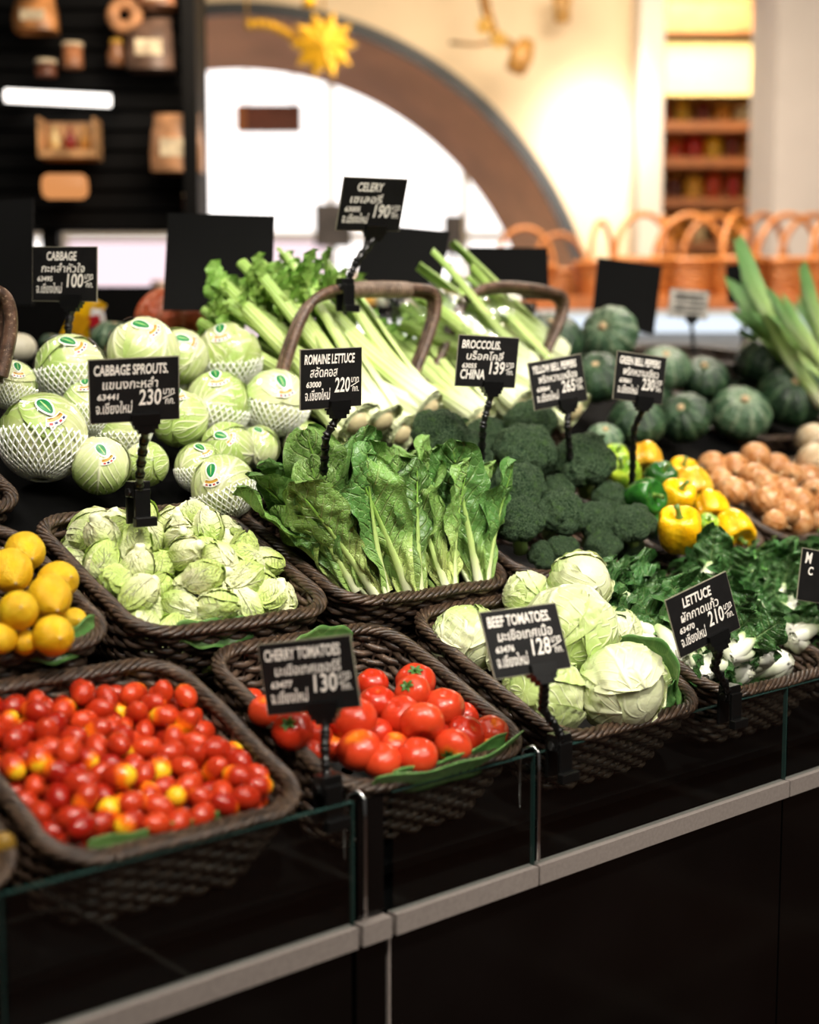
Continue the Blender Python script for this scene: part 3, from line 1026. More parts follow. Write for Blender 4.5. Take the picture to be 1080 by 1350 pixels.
build('joint_line', MB().box((0.045, 0.004, 0.322), (0.003, 0.01, 0.636)), MAT['steel'], stand, False)
for x in (0.005, 0.2715):
    pth = [(x - .012, .012, .735), (x - .012, .012, .79), (x - .010, .009, .806), (x - .002, .0, .810), (x, -.007, .803), (x, -.008, .78), (x, -.008, .70), (x, -.008, .672)]
    build('glass_clip', MB().tube(pth, .0022, 8), MAT['chrome'], stand)
build('well_floor', MB().box(((X0 + X1) / 2, .09, .655), (X1 - X0, .14, .012)), MAT['black'], stand, False)
for pl, v0, v1, hb_ in ((ROW1, -.03, .285, -.112), (ROW2, -.03, .30, -.112), (ROW3, -.04, .5, -.030)):
    M = pl.R
    c = pl.loc((X0 + X1) / 2, (v0 + v1) / 2, hb_ - .008)
    d = build('deck', MB().box((0, 0, 0), (X1 - X0, v1 - v0, .014)), MAT['black'], stand, False)
    setm(d, c, M)
for (y, z0, z1) in ((.325, .60, .84), (.615, .80, 1.035)):
    build('riser', MB().box(((X0 + X1) / 2, y, (z0 + z1) / 2), (X1 - X0, .014, z1 - z0)), MAT['black'], stand, False)
build('deck', MB().box(((X0 + X1) / 2, 1.27, 1.215), (X1 - X0, .42, .014)), MAT['black'], stand, False)
build('back_panel', MB().box(((X0 + X1) / 2, 1.47, .60), (X1 - X0, .02, 1.2)), MAT['black'], stand, False)
for x in (X0, X1):
    mb = MB()
    pr = [(0.02, 0.0), (0.02, .64), (.30, .80), (.62, .92), (1.06, 1.19), (1.46, 1.2), (1.46, 0.0)]
    mb.add([(x - .01, y, z) for y, z in pr] + [(x + .01, y, z) for y, z in pr], [tuple(range(7)), tuple(range(13, 6, -1))] + [(i, i + 7, (i + 1) % 7 + 7, (i + 1) % 7) for i in range(7)])
    build('end_panel', mb, MAT['black'], stand, False)


# ------------------------------------------------------------------ baskets
def rrect(t, w, d, r):
    """points of a rounded rectangle, t in 0..1 along the outline"""
    a, b = w / 2 - r, d / 2 - r
    segs = [2 * a, math.pi * r / 2, 2 * b, math.pi * r / 2, 2 * a, math.pi * r / 2, 2 * b, math.pi * r / 2]
    L = np.cumsum([0] + segs)
    s = (np.asarray(t) % 1.0) * L[-1]
    P = np.zeros((len(s), 2))
    Nn = np.zeros((len(s), 2))
    corners = [(a, -b, -90), (a, b, 0), (-a, b, 90), (-a, -b, 180)]
    for i, q in enumerate(s):
        k = min(int(np.searchsorted(L, q, 'right')) - 1, 7)
        u = (q - L[k]) / segs[k]
        if k % 2 == 0:
            e = k // 2
            st0, st1, nn = [((-a, -d / 2), (a, -d / 2), (0, -1)), ((w / 2, -b), (w / 2, b), (1, 0)), ((a, d / 2), (-a, d / 2), (0, 1)), ((-w / 2, b), (-w / 2, -b), (-1, 0))][e]
            P[i] = [st0[0] + (st1[0] - st0[0]) * u, st0[1] + (st1[1] - st0[1]) * u]
            Nn[i] = nn
        else:
            cx, cy, a0 = corners[k // 2]
            an = math.radians(a0 + 90 * u)
            Nn[i] = [math.cos(an), math.sin(an)]
            P[i] = [cx + r * Nn[i, 0], cy + r * Nn[i, 1]]
    return P, Nn


BMESH = {}


def basket_meshes(w, d, h, r=0.055, seed=1):
    key = (w, d, h)
    if key in BMESH:
        return BMESH[key]
    rows = int(h / .0098)
    stakes = 2 * int((2 * (w + d)) / .045)
    M = stakes * 4
    t = np.linspace(0, 1, M, endpoint=False)
    wall = MB()
    for k in range(rows):
        f = (k + .5) / rows                      # 0 bottom .. 1 top
        sc_ = .84 + .16 * f
        P, Nn = rrect(t, w * sc_, d * sc_, r)
        off = .0034 * np.cos(np.arange(M) / 4 * math.pi + k * math.pi)
        q = np.zeros((M, 3))
        q[:, :2] = P + Nn * off[:, None]
        q[:, 2] = -h + h * f * .96 + .0008 * np.sin(np.arange(M) * .31 + k)
        wall.tube(q, .0049, 5, closed=True)
    stk = MB()
    ts = np.linspace(0, 1, stakes, endpoint=False)
    P0, N0 = rrect(ts, w * .84, d * .84, r)
    P1, N1 = rrect(ts, w, d, r)
    for i in range(stakes):
        stk.tube([(P0[i, 0], P0[i, 1], -h), (P1[i, 0], P1[i, 1], 0)], .0024, 4, caps=False)
    lin = MB()
    t2 = np.linspace(0, 1, 48, endpoint=False)
    G = np.zeros((3, 48, 3))
    for k, (s_, z) in enumerate(((.05, -h), (.55, -h - .001), (.83, -h))):
        G[k, :, :2] = rrect(t2, w * s_, d * s_, min(r, w * s_ * .45))[0]
        G[k, :, 2] = z
    lin.grid(G, cv=True, flip=True)
    # rim: three paired strands laid as a rope
    strands = []
    Mr = 420
    t3 = np.linspace(0, 1, Mr, endpoint=False)
    P, Nn = rrect(t3, w, d, r)
    turns = int(2 * (w + d) / .075)
    for s in range(6):
        ph = 2 * math.pi * (turns * t3 + s / 6)
        q = np.zeros((Mr, 3))
        g = .0049 * (1 + .12 * np.sin(7 * 2 * math.pi * t3 + s))
        q[:, :2] = P + Nn * (g * np.cos(ph) * 1.35)[:, None]
        q[:, 2] = g * np.sin(ph) * .85 + .002
        strands.append(MB().tube(q, .0033, 6, closed=True).mesh('rim_strand'))
    BMESH[key] = (wall.mesh('woven_wall'), stk.mesh('stakes'), lin.mesh('liner'), strands)
    return BMESH[key]


def basket(pl, x, v, w, d, h, label, group='dark wicker baskets on the stand'):
    e = tag(empty('wicker_basket', pl.loc(x, v, 0), pl.R), label, 'basket', group)
    wa, sk, li, rs = basket_meshes(w, d, h)
    tag(build('woven_wall', wa, MAT['wicker_wall'], e), kind='stuff')
    tag(build('stakes', sk, MAT['wicker'], e), kind='stuff')
    build('liner', li, MAT['liner'], e)
    for m in rs:
        build('rim_strand', m, MAT['wicker_rim'], e)
    return e


basket(ROW1, -.515, .12, .285, .29, .10, 'dark wicker basket cut off at the lower left corner')
basket(ROW1, -.197, .12, .285, .29, .10, 'dark wicker basket full of cherry tomatoes')
basket(ROW1, .132, .12, .285, .29, .10, 'dark wicker basket holding beef tomatoes')
basket(ROW1, .465, .125, .285, .31, .10, 'dark wicker basket holding iceberg lettuces')
basket(ROW1, .790, .12, .285, .29, .10, 'dark wicker basket of bok choy next to the lettuces')
basket(ROW1, 1.112, .12, .285, .29, .10, 'dark wicker basket of bok choy at the right picture edge')
basket(ROW2, -.257, .14, .285, .29, .10, 'dark wicker basket holding lemons')
basket(ROW2, .062, .14, .285, .30, .10, 'dark wicker basket full of cabbage sprouts')
basket(ROW2, .385, .14, .310, .29, .10, 'dark wicker basket holding romaine lettuce')
basket(ROW2, .712, .14, .285, .29, .10, 'dark wicker basket holding broccoli')
basket(ROW2, 1.035, .14, .285, .29, .10, 'dark wicker basket holding bell peppers')
basket(ROW2, 1.360, .14, .285, .29, .10, 'dark wicker basket of brown onions')
basket(ROW2, 1.690, .14, .285, .29, .10, 'dark wicker basket of pale onions at the right edge')


# ------------------------------------------------------------------ produce builders
def sphere_grid(nu, nv):
    """theta (lat) 0..pi x phi; returns unit vectors (nu,nv,3), theta, phi"""
    th = np.linspace(0.0001, math.pi - 0.0001, nu)[:, None] * np.ones((1, nv))
    ph = np.linspace(0, 2 * math.pi, nv, endpoint=False)[None] * np.ones((nu, 1))
    return np.stack([np.sin(th) * np.cos(ph), np.sin(th) * np.sin(ph), np.cos(th)], -1), th, ph


def st_of(th, ph):
    S = np.zeros(th.shape + (3,))
    S[..., 0] = 1 - th / math.pi
    S[..., 1] = ph / (2 * math.pi)
    return S


def shell(R, d, e1, A, B, seed, lift=0.0, curl=0.04, crinkle=0.01, n=22, ell=(1, 1, 1), ruff=0.0):
    """one cupped leaf that wraps a head of radius R"""
    d = unit(d)
    e1 = unit(np.asarray(e1, float) - d * (np.asarray(e1) @ d))
    e2 = np.cross(d, e1)
    a = np.linspace(-1, 1, n)[:, None] * np.ones((1, n))
    b = np.linspace(-1, 1, n)[None] * np.ones((n, 1))
    wid = np.sqrt(np.clip(1 - np.abs(a) ** 3.2, 0.02, 1))
    bb = b * B * wid
    aa = a * A
    v = np.cos(bb)[..., None] * (np.cos(aa)[..., None] * d + np.sin(aa)[..., None] * e1) + np.sin(bb)[..., None] * e2
    edge = np.maximum(np.clip(a, 0, 1) ** 4, np.abs(b) ** 4)
    rad = R * (1 + lift + curl * edge + crinkle * wob(v, 7, seed) + crinkle * .6 * wob(v, 16, seed + 1)
               + ruff * edge * wob(v, 22, seed + 2)) + R * .018 * np.exp(-(b / .1) ** 2)
    P = v * rad[..., None] * np.asarray(ell)
    S = np.stack([(a + 1) / 2, b, np.full(a.shape, .5)], -1)
    return MB().grid(P, S)


def head_meshes(R, seed, nshell, A, B, curl, crinkle, ell=(1, 1, 1), ruff=0.0, n=20):
    """core + wrapping leaves of a cabbage-like head; local z is its stem end to top axis"""
    r = np.random.default_rng(seed)
    u, th, ph = sphere_grid(18, 24)
    P = u * (R * (.97 + .012 * wob(u, 4, seed)))[..., None] * np.asarray(ell)
    S = st_of(th, ph)
    S[..., 1] = np.abs(S[..., 1] * 2 - 1)
    core = MB().grid(P, S, cv=True).mesh('heart')
    ls = []
    for k in range(nshell):
        az = 2 * math.pi * k / nshell * 1.0 + r.uniform(-.3, .3) + (k % 2) * 1.1
        el = r.uniform(-.15, .45)
        d = (math.cos(az) * math.cos(el), math.sin(az) * math.cos(el), math.sin(el))
        e1 = (r.uniform(-.5, .5), r.uniform(-.5, .5), 1)
        ls.append(shell(R, d, e1, A * r.uniform(.85, 1.1), B * r.uniform(.85, 1.1), seed * 31 + k, .004 + .011 * k, curl, crinkle, n, ell, ruff).mesh('outer_leaf'))
    return core, ls


def make_head(name, meshes, mat):
    e = empty(name)
    build('heart', meshes[0], mat, e)
    for m in meshes[1]:
        build('outer_leaf', m, mat, e)
    return e


# ---- cabbages in film with foam net and sticker (unit radius 0.06)
CR = .06


def patch(c, e1, poly, lift, n=1):
    """flat outline poly (x,y in metres) laid on the sphere around direction c"""
    c = unit(c)
    e1 = unit(np.asarray(e1, float) - c * (np.asarray(e1) @ c))
    e2 = np.cross(c, e1)
    pts = np.asarray(poly, float) / CR
    pts = pts[:, :2]
    cen = pts.mean(0)
    V, F = [], []
    rings = 4
    for q in range(rings + 1):
        f = q / rings
        for p in pts:
            x, y = cen + (p - cen) * f
            w = unit(c + e2 * math.tan(min(1.2, abs(x))) * math.copysign(1, x) + e1 * math.tan(min(1.2, abs(y))) * math.copysign(1, y))
            V.append(w * (CR * (1 + lift)))
    m = len(pts)
    for q in range(rings):
        for j in range(m):
            a, b = q * m + j, q * m + (j + 1) % m
            F.append((a, b, b + m, a + m) if q else (0, b + m, a + m))
    return MB().add(V, F)


def leafpoly(L, W, n=14):
    t = np.linspace(0, math.pi, n)
    up = np.stack([W / 2 * np.sin(t) * (1 - .25 * np.cos(t)), -L / 2 * np.cos(t)], 1)
    return np.vstack([up, up[::-1][1:-1] * [-1, 1]])


def bandpoly(r0, r1, a0, a1, n=12, dy=0.0):
    a = np.linspace(a0, a1, n)
    o = np.stack([r1 * np.sin(a), -r1 * np.cos(a) + dy], 1)
    i = np.stack([r0 * np.sin(a), -r0 * np.cos(a) + dy], 1)
    return np.vstack([o, i[::-1]])


u, th, ph = sphere_grid(24, 32)
film_me = MB().grid(u * (CR * (1.075 + .012 * wob(u, 9, 5)))[..., None], st_of(th, ph), cv=True).mesh('cling_film')
net = MB()
for s in (-1, 1):
    for k in range(34):
        tt = np.linspace(1.55 + .10 * ((k * 7) % 5) / 5, 2.95, 14)
        pp = 2 * math.pi * k / 34 + s * (tt - 1.4) * .62
        net.tube(np.stack([np.sin(tt) * np.cos(pp), np.sin(tt) * np.sin(pp), np.cos(tt)], 1) * CR * 1.09, .0015, 4)
net_me = net.mesh('foam_net')
STD = dict(c=(0, 0, 1), e1=(0, 1, 0))
stk_white = [patch((0, 0, 1), (0, 1, 0), leafpoly(.034, .021) + [0, .010], .088).mesh('sticker'),
             patch((0, 0, 1), (0, 1, 0), bandpoly(.018, .031, -.62, .62, dy=.010), .088).mesh('sticker')]
stk_green = patch((0, 0, 1), (0, 1, 0), leafpoly(.028, .016) + [0, .0105], .092).mesh('leaf_mark')
stk_vein = patch((0, 0, 1), (0, 1, 0), leafpoly(.022, .0022) + [0, .0105], .096).mesh('leaf_vein')
stk_gold = patch((0, 0, 1), (0, 1, 0), bandpoly(.0195, .0245, -.56, .56, dy=.010), .092).mesh('gold_band')
stk_flags = [patch((0, 0, 1), (0, 1, 0), bandpoly(.026, .0292, a, a + .17, 4, dy=.010), .092).mesh('flag_mark') for a in (-.5, -.24, .02, .28)]
CAB = [head_meshes(CR, 11 + i, 5, 1.25, 1.05, .02, .008) for i in range(4)]


def cabbage(i, pos, r, sdir, sroll, label, netted=True, wrapped=True, sticker=True):
    e = tag(empty('cabbage'), label, 'cabbage', 'film wrapped cabbages')
    mt = MAT['cabbage']
    R0 = rrot()
    h = build('heart', CAB[i % 4][0], mt, e)
    setm(h, (0, 0, 0), R0)
    for m in CAB[i % 4][1]:
        o = build('outer_leaf', m, mt, e)
        setm(o, (0, 0, 0), R0)
    if wrapped:
        o = build('cling_film', film_me, MAT['film'], e)
        setm(o, (0, 0, 0), rrot())
    if netted:
        o = tag(build('foam_net', net_me, MAT['foam'], e), kind='stuff')
        setm(o, (0, 0, 0), rx(RND.uniform(-.25, .25)) @ ry(RND.uniform(-.25, .25)) @ rz(RND.uniform(0, 6)))
    if sticker:
        SR = frame_z(sdir, np.cross((0, 0, 1), sdir))
        SR = SR @ rz(sroll)
        for k, m in enumerate(stk_white):
            o = build('sticker', m, MAT['sticker'], e)
            setm(o, (0, 0, 0), SR)
            if k == 0:
                g = build('leaf_mark', stk_green, MAT['sticker_green'], o)
                build('leaf_vein', stk_vein, MAT['bright_leaf'], o)
            else:
                build('gold_band', stk_gold, MAT['sticker_gold'], o)
                for q, fm in enumerate(stk_flags):
                    key = ('sticker_navy', 'sticker_red')[q % 2]
                    f2 = bpy.data.objects.new('flag_mark', fm)
                    if not fm.materials:
                        fm.materials.append(MAT[key])
                    COL.objects.link(f2)
                    adopt(f2, o)
    setm(e, pos, None, r / CR * 1.0)
    return e


def toward(dx, dy):
    """direction on a ball facing the viewer, shifted right dx and up dy"""
    return unit(-FW + RT * dx + UP * dy)


C3 = ROW3
cabs = [  # px, py, r px, h, sticker dir, roll, label
    (57, 575, 55, .045, (.45, .62), .5, 'large round cabbage with green leaf sticker at the left, net below', 1),
    (93, 487, 45, .075, (.35, .85), .9, 'wrapped cabbage with sticker on its crown, above the large left one', 1),
    (16, 507, 31, .075, (.6, .7), -.1, 'cabbage cut off by the left picture edge', 1),
    (133, 613, 38, .03, (.35, .35), .5, 'small veined cabbage in front, left of the sprouts sign pole', 0),
    (192, 612, 29, .02, (.0, .9), .2, 'small cabbage right behind the sprouts sign pole', 0),
    (188, 465, 46, .10, (.35, .80), 1.0, 'topmost large cabbage behind the sprouts sign', 0),
    (236, 470, 37, .09, (.55, .6), 1.2, 'cabbage right of the topmost one, by the sprouts sign corner', 0),
    (302, 470, 42, .09, (-.2, .80), .3, 'cabbage with white sticker in front of the celery tops', 1),
    (118, 538, 36, .06, (.0, 1.2), .2, 'netted cabbage left behind the sprouts sign', 1),
    (158, 560, 40, .04, (.0, 1.2), .2, 'netted cabbage below the sprouts sign', 1),
    (236, 552, 37, .05, (.1, 1.3), .2, 'yellow-green cabbage right of the sprouts sign', 0),
    (288, 532, 42, .055, (.05, 1.0), .2, 'pale netted cabbage in the middle of the cabbage pile', 1),
    (364, 530, 42, .07, (.35, .45), .2, 'pale cabbage with ruffled net left of the romaine sign', 1),
    (300, 592, 35, .03, (.05, .42), 1.2, 'cabbage with a tilted sticker above the front netted one', 0),
    (340, 590, 28, .02, (.3, .9), .6, 'plain cabbage touching the romaine leaves', 0),
    (264, 616, 32, .02, (.3, .9), .6, 'half hidden netted cabbage left of the frontmost one', 1),
    (294, 642, 41, .03, (-.25, .35), .2, 'frontmost netted cabbage overhanging the sprouts basket', 1),
    (400, 582, 27, .02, (-.1, .5), 1.2, 'small cabbage with sticker behind the romaine sign pole', 0),
    (330, 560, 30, -.01, (0, 1.2), 0, 'half hidden cabbage deep in the middle of the pile', 1),
    (80, 545, 36, -.02, (0, 1.2), 0, 'half hidden cabbage behind the large left one', 1),
    (215, 520, 36, .0, (0, 1.2), 0, 'half hidden cabbage behind the right corner of the sprouts sign', 1),
    (205, 500, 36, .03, (0, 1.2), 0, 'cabbage hidden behind the sprouts sign', 1),
]
for i, (px, py, rp, h, sd, ro, lab, nt) in enumerate(cabs):
    p, D = C3.at(px, py, h)
    cabbage(i, p, rp * D / FPX, toward(*sd), ro, lab, bool(nt))

# ---- iceberg lettuces
ICE = [head_meshes(CR, 51 + i, 7, 1.15, 1.0, .055, .026, (1, 1, .92), .03, 34) for i in range(4)]
ices = [(615, 845, 45, .0, 'iceberg lettuce at the back left, half hidden by the beef tomato sign'),
        (695, 786, 31, .02, 'small crinkled iceberg lettuce at the back of the lettuce basket'),
        (767, 768, 40, .065, 'pale iceberg lettuce perched highest at the back of its basket'),
        (751, 836, 60, .045, 'large iceberg lettuce right of the beef tomato sign'),
        (813, 832, 30, .01, 'small loose iceberg lettuce at the right rim of its basket'),
        (855, 892, 36, -.01, 'whitish iceberg lettuce half hidden behind the frontmost one'),
        (821, 908, 56, .03, 'frontmost large iceberg lettuce with loose outer leaves'),
        (716, 918, 54, .0, 'iceberg lettuce below the beef tomato sign'),
        (680, 850, 44, -.03, 'iceberg lettuce hidden behind the beef tomato sign'),
        (740, 800, 36, .02, 'iceberg lettuce wedged behind the large middle one')]
for i, (px, py, rp, h, lab) in enumerate(ices):
    p, D = ROW1.at(px, py, h)
    e = make_head('iceberg_lettuce', ICE[i % 4], MAT['iceberg'])
    setm(e, p, rrot(), rp * D / FPX / CR * 1.03)
    tag(e, lab, 'lettuce', 'iceberg lettuces')

# ---- cabbage sprouts
SPR = [head_meshes(CR, 71 + i, 5, 1.2, .85, .09, .04, (.88, .82, 1.14), .06, 16) for i in range(5)]
sp_end = MB().lathe([(0, -.083), (.014, -.082), (.017, -.076), (.020, -.058), (.026, -.045)], 10).mesh('stem_end')
P, rr = settle(140, .0200, .262, .275, -.060, 3, dome=1.0)
order = np.argsort(-P[:, 2])
for k, i in enumerate(order):
    e = make_head('cabbage_sprout', SPR[k % 5], MAT['sprout'])
    build('stem_end', sp_end, MAT['rib'], e)
    q = ROW2.p + ROW2.R @ (np.array([.062, .14, 0]) + P[i])
    setm(e, q, rrot(), rr[i] / CR * 1.16)
    tag(e, 'small pale green cabbage sprout, %s %s of its heap' % (('front', 'middle', 'back')[int(np.clip((P[i, 1] + .1375) / .092, 0, 2))], ('left', 'centre', 'right')[int(np.clip((P[i, 0] + .131) / .0875, 0, 2))]), 'cabbage sprout', 'cabbage sprouts in their basket')

# ---- cherry tomatoes
u, th, ph = sphere_grid(13, 16)
cm = MB().grid(u * np.array([.0118, .0118, .0158]) * (1 + .02 * wob(u, 3, 2))[..., None], st_of(th, ph), cv=True).mesh('cherry_tomato')
cm2 = cm.copy()
P, rr = settle(285, .0128, .258, .262, -.038, 5)
for i in range(len(P)):
    o = build('cherry_tomato', cm2 if i % 3 == 0 else cm, MAT['cherry_tip' if i % 3 == 0 else 'cherry'])
    ax = unit(NP.normal(size=3) * [1, 1, .45])
    setm(o, ROW1.p + ROW1.R @ (np.array([-.197, .12, 0]) + P[i]), ROW1.R @ frame_z(ax), rr[i] / .0128 * RND.uniform(.95, 1.1))
    tag(o, 'small %s cherry tomato in the %s %s of the front left basket' % (('red oval', 'yellow tipped')[i % 3 == 0], ('front', 'middle', 'back')[int(np.clip((P[i, 1] + .134) / .0895, 0, 2))], ('left', 'centre', 'right')[int(np.clip((P[i, 0] + .131) / .0875, 0, 2))]), 'cherry tomato', 'cherry tomatoes in their basket')


# ---- beef tomatoes
def beef_mesh(seed):
    r = np.random.default_rng(seed)
    u, th, ph = sphere_grid(26, 36)
    lob = .022 * np.sin(ph * 5 + r.uniform(0, 6)) + .016 * np.sin(ph * 3 + r.uniform(0, 6))
    rad = 1 + lob * np.sin(th) ** 2 * np.clip(np.cos(th) + .6, 0, 1.4)
    rad -= .20 * np.exp(-(th / .28) ** 2) + .04 * np.exp(-((math.pi - th) / .2) ** 2)
    return MB().grid(u * rad[..., None] * np.array([1, 1, .84]), st_of(th, ph), cv=True).mesh('flesh')


def calyx_mesh():
    mb = MB()
    for k in range(6):
        a = k * math.pi / 3 + RND.uniform(-.2, .2)
        t = np.linspace(0, 1, 6)
        w = .09 * np.sin(math.pi * np.clip(t * .9 + .1, 0, 1)) + .005
        c = np.stack([t * .42 * math.cos(a), t * .42 * math.sin(a), .68 + .13 * np.sin(t * 2.6) + .06 * t], 1)
        sd = np.array([-math.sin(a), math.cos(a), 0])
        mb.grid(np.stack([c - sd * w[:, None], c + [0, 0, .02], c + sd * w[:, None]], 1))
    mb.tube([(0, 0, .62), (.02, 0, .8), (.05, .02, .9)], [.06, .05, .06], 7)
    return mb.mesh('calyx')


BEEF = [beef_mesh(i) for i in range(4)]
CAL = calyx_mesh()
beefs = [(548, 899, 27, .008, (0, 1.2), 1, ''), (544, 913, 25, .018, (-.5, .7), 1, 'orange-shouldered beef tomato with calyx turned left at the back'), (491, 901, 22, .0, (0, 2), 0, ''), (498, 926, 25, .01, (0, 2), 0, ''),
         (528, 943, 28, .012, (-.5, 1.0), 0, 'yellow-shouldered beef tomato in the middle of its basket'), (557, 953, 30, .022, (0, -1), 0, 'large glossy beef tomato in the middle, smooth end facing out'), (585, 933, 29, .012, (.2, 2), 0, ''), (614, 969, 27, .0, (1, 1), 0, ''),
         (648, 965, 24, .0, (.6, 1.2), 0, 'rightmost beef tomato against the basket wall'), (597, 985, 26, .008, (-.35, -.55), 1, 'orange-red beef tomato with green calyx facing the front rim'), (550, 997, 28, .012, (0, 2), 0, 'round beef tomato at the front above the banana leaf'),
         (503, 1003, 27, .006, (0, 2), 0, ''), (474, 989, 31, .008, (-.3, 2), 0, ''), (520, 984, 22, -.005, (.3, 2), 0, ''), (497, 965, 21, .0, (0, 2), 0, ''), (465, 948, 33, .018, (0, 2), 0, 'large beef tomato right of the cherry tomato sign'),
         (386, 963, 28, .018, (-.25, .65), 1, 'beef tomato with star calyx left below the cherry tomato sign'), (352, 938, 25, .008, (0, 2), 0, ''), (331, 922, 17, -.005, (0, 2), 0, ''), (419, 969, 20, .002, (0, 2), 0, ''),
         (412, 990, 16, .0, (0, 1), 0, ''), (643, 983, 11, -.005, (0, 2), 0, ''), (412, 940, 26, .012, (0, 2), 0, ''), (440, 925, 24, .0, (0, 2), 0, ''), (380, 920, 24, -.01, (0, 2), 0, ''), (440, 985, 22, -.01, (0, 2), 0, ''),
         (575, 965, 24, -.012, (0, 2), 0, ''), (540, 970, 22, -.014, (0, 2), 0, ''), (610, 945, 22, -.012, (0, 2), 0, '')]
for i, (px, py, rp, h, zd, cal, lab) in enumerate(beefs):
    p, D = ROW1.at(px, py, h)
    e = empty('beef_tomato')
    build('flesh', BEEF[i % 4], MAT['beef'], e)
    if cal:
        build('calyx', CAL, MAT['calyx'], e)
    setm(e, p, frame_z(toward(*zd)) @ rz(RND.uniform(0, 6)), rp * D / FPX)
    tag(e, lab or 'plain red beef tomato, %s from the left of the plain ones' % ORD[sorted(((b[0], b[1]) for b in beefs if not b[6])).index((px, py))], 'tomato', 'beef tomatoes in their basket')


# ---- lemons
u, th, ph = sphere_grid(24, 28)
pr = 1 + .0 * th
zz = np.cos(th) * 1.12 + +.12 * np.exp(-(th / .24) ** 2) - .06 * np.exp(-((math.pi - th) / .25) ** 2)
lem = MB().grid(np.stack([u[..., 0] * .94, u[..., 1] * .94, zz], -1) * (1 + .012 * wob(u, 4, 3))[..., None], st_of(th, ph), cv=True).mesh('peel')
nub = MB().lathe([(0, 1.245), (.05, 1.245), (.07, 1.22), (.06, 1.18)], 10).mesh('stem_nub')
lems = [(33, 727, 28, .03, (.6, -.3), 'lemon at the back of the heap with its tip to the right'), (14, 752, 31, .04, (.5, -.5), 'big lemon at the left picture edge behind the middle ones'), (76, 766, 28, .03, (1, .3), 'lemon at the back right of the heap'),
        (66, 786, 30, .045, (.6, -.6), 'lemon on top with a dark tip pointing down right'), (24, 805, 28, .055, (.4, .25), 'front lemon with its stem nub facing the viewer'), (0, 842, 22, .03, (-.5, .2), 'lemon cut by the picture edge at the front rim'),
        (33, 847, 18, .02, (.5, .2), 'small lemon at the front rim'), (70, 838, 29, .035, (.55, .0), 'lemon at the front right with its nub toward the viewer'), (97, 819, 19, .005, (.6, .2), 'lemon low against the right basket wall'), (-40, 780, 30, .03, (.5, .2), 'lemon hidden left of the picture edge'),
        (45, 800, 26, .0, (1, 1), 'lemon buried in the middle of the lemon heap'), (-20, 830, 28, .01, (1, 1), 'lemon at the bottom left of the lemon heap')]
for i, (px, py, rp, h, zd, lab) in enumerate(lems):
    p, D = ROW2.at(px, py, h)
    e = tag(empty('lemon'), lab, 'lemon', 'lemons in their basket')
    build('peel', lem, MAT['lemon'], e)
    build('stem_nub', nub, MAT['scar'], e)
    setm(e, p, frame_z(toward(*zd)), rp * D / FPX * 1.0)

# mangoes in the cut-off corner basket
u, th, ph = sphere_grid(16, 20)
mgo = MB().grid(np.stack([u[..., 0] * .8 + .18 * np.cos(th) ** 2, u[..., 1] * .75, u[..., 2] * 1.15], -1), st_of(th, ph), cv=True).mesh('mango')
MANGO = plain('mango_skin', '#8a6a22', 0.35, 0.3, 20)
for (px, py, rp, h, lab) in ((2, 1118, 24, .0, 'brownish yellow mango at the lower left picture edge'), (-30, 1100, 26, .0, 'mango beyond the lower left picture edge'), (-20, 1150, 26, -.01, 'mango low beyond the left edge')):
    p, D = ROW1.at(px, py, h)
    e = tag(empty('mango'), lab, 'mango', 'mangoes in the corner basket')
    build('skin', mgo, MANGO, e)
    build('stem_nub', MB().tube([(.18, 0, 1.12), (.2, 0, 1.2)], .05, 6), MAT['scar'], e)
    setm(e, p, frame_z(toward(.3, .9)), rp * D / FPX)


# ---- leaf blade with thick rib
def blade(L, W, seed, base_w=.14, bend=.15, cup=.25, ruff=.06, fr=16, crink=.01, n=30, m=15, shape=1.0, blist=0.0):
    t = np.linspace(0, 1, n)[:, None] * np.ones((1, m))
    s = np.linspace(-1, 1, m)[None] * np.ones((n, 1))
    w = W / 2 * (base_w + (1 - base_w) * np.clip(t * 1.45 * shape, 0, 1) ** 1.3) * np.sqrt(np.clip(1 - np.clip((t - .62) / .385, 0, 1) ** 2.6, 0, 1))
    x = s * w
    z = t * L
    y = -bend * L * t ** 2 + cup * w * np.abs(s) ** 1.6
    Q = np.stack([s * 1.5, t * 4, np.full(t.shape, seed * .37)], -1)
    y = y + ruff * W * np.abs(s) ** 2 * np.sin(fr * t + seed + 1.3 * np.sign(s)) * np.clip(t * 2.2, 0, 1)
    y = y + crink * wob(Q, 3.0, seed) * np.clip(np.abs(s) * 3, .2, 1) + blist * wob(Q, 8.0, seed + 9) * np.clip(t * 2 - .3, 0, 1)
    z = z + .03 * L * np.abs(s) ** 2 * np.sin(fr * 1.3 * t + 2 + seed) * t
    x = x * (1 + .05 * np.sin(fr * 1.7 * t + seed * 2 + np.sign(s)))
    S = np.stack([t, s, np.full(t.shape, .5)], -1)
    return MB().grid(np.stack([x, y, z], -1), S)


def ribtube(L, w0, w1, bend, thick=.55, upto=.93, n=18, off=-.0005, sides=8):
    t = np.linspace(0, upto, n)
    c = np.stack([0 * t, -bend * L * t ** 2 + off, t * L], 1)
    r = w0 + (w1 - w0) * np.clip(t / upto, 0, 1) ** .8
    mb = MB()
    ang = np.linspace(0, 2 * math.pi, sides, endpoint=False)
    P = c[:, None] + np.stack([np.cos(ang), np.sin(ang) * thick, 0 * ang], -1)[None] * r[:, None, None]
    S = np.zeros(P.shape)
    S[..., 0] = np.linspace(0, 1, n)[:, None]
    S[..., 1] = np.linspace(0, 1, sides)[None]
    return mb.grid(P, S, cv=True)


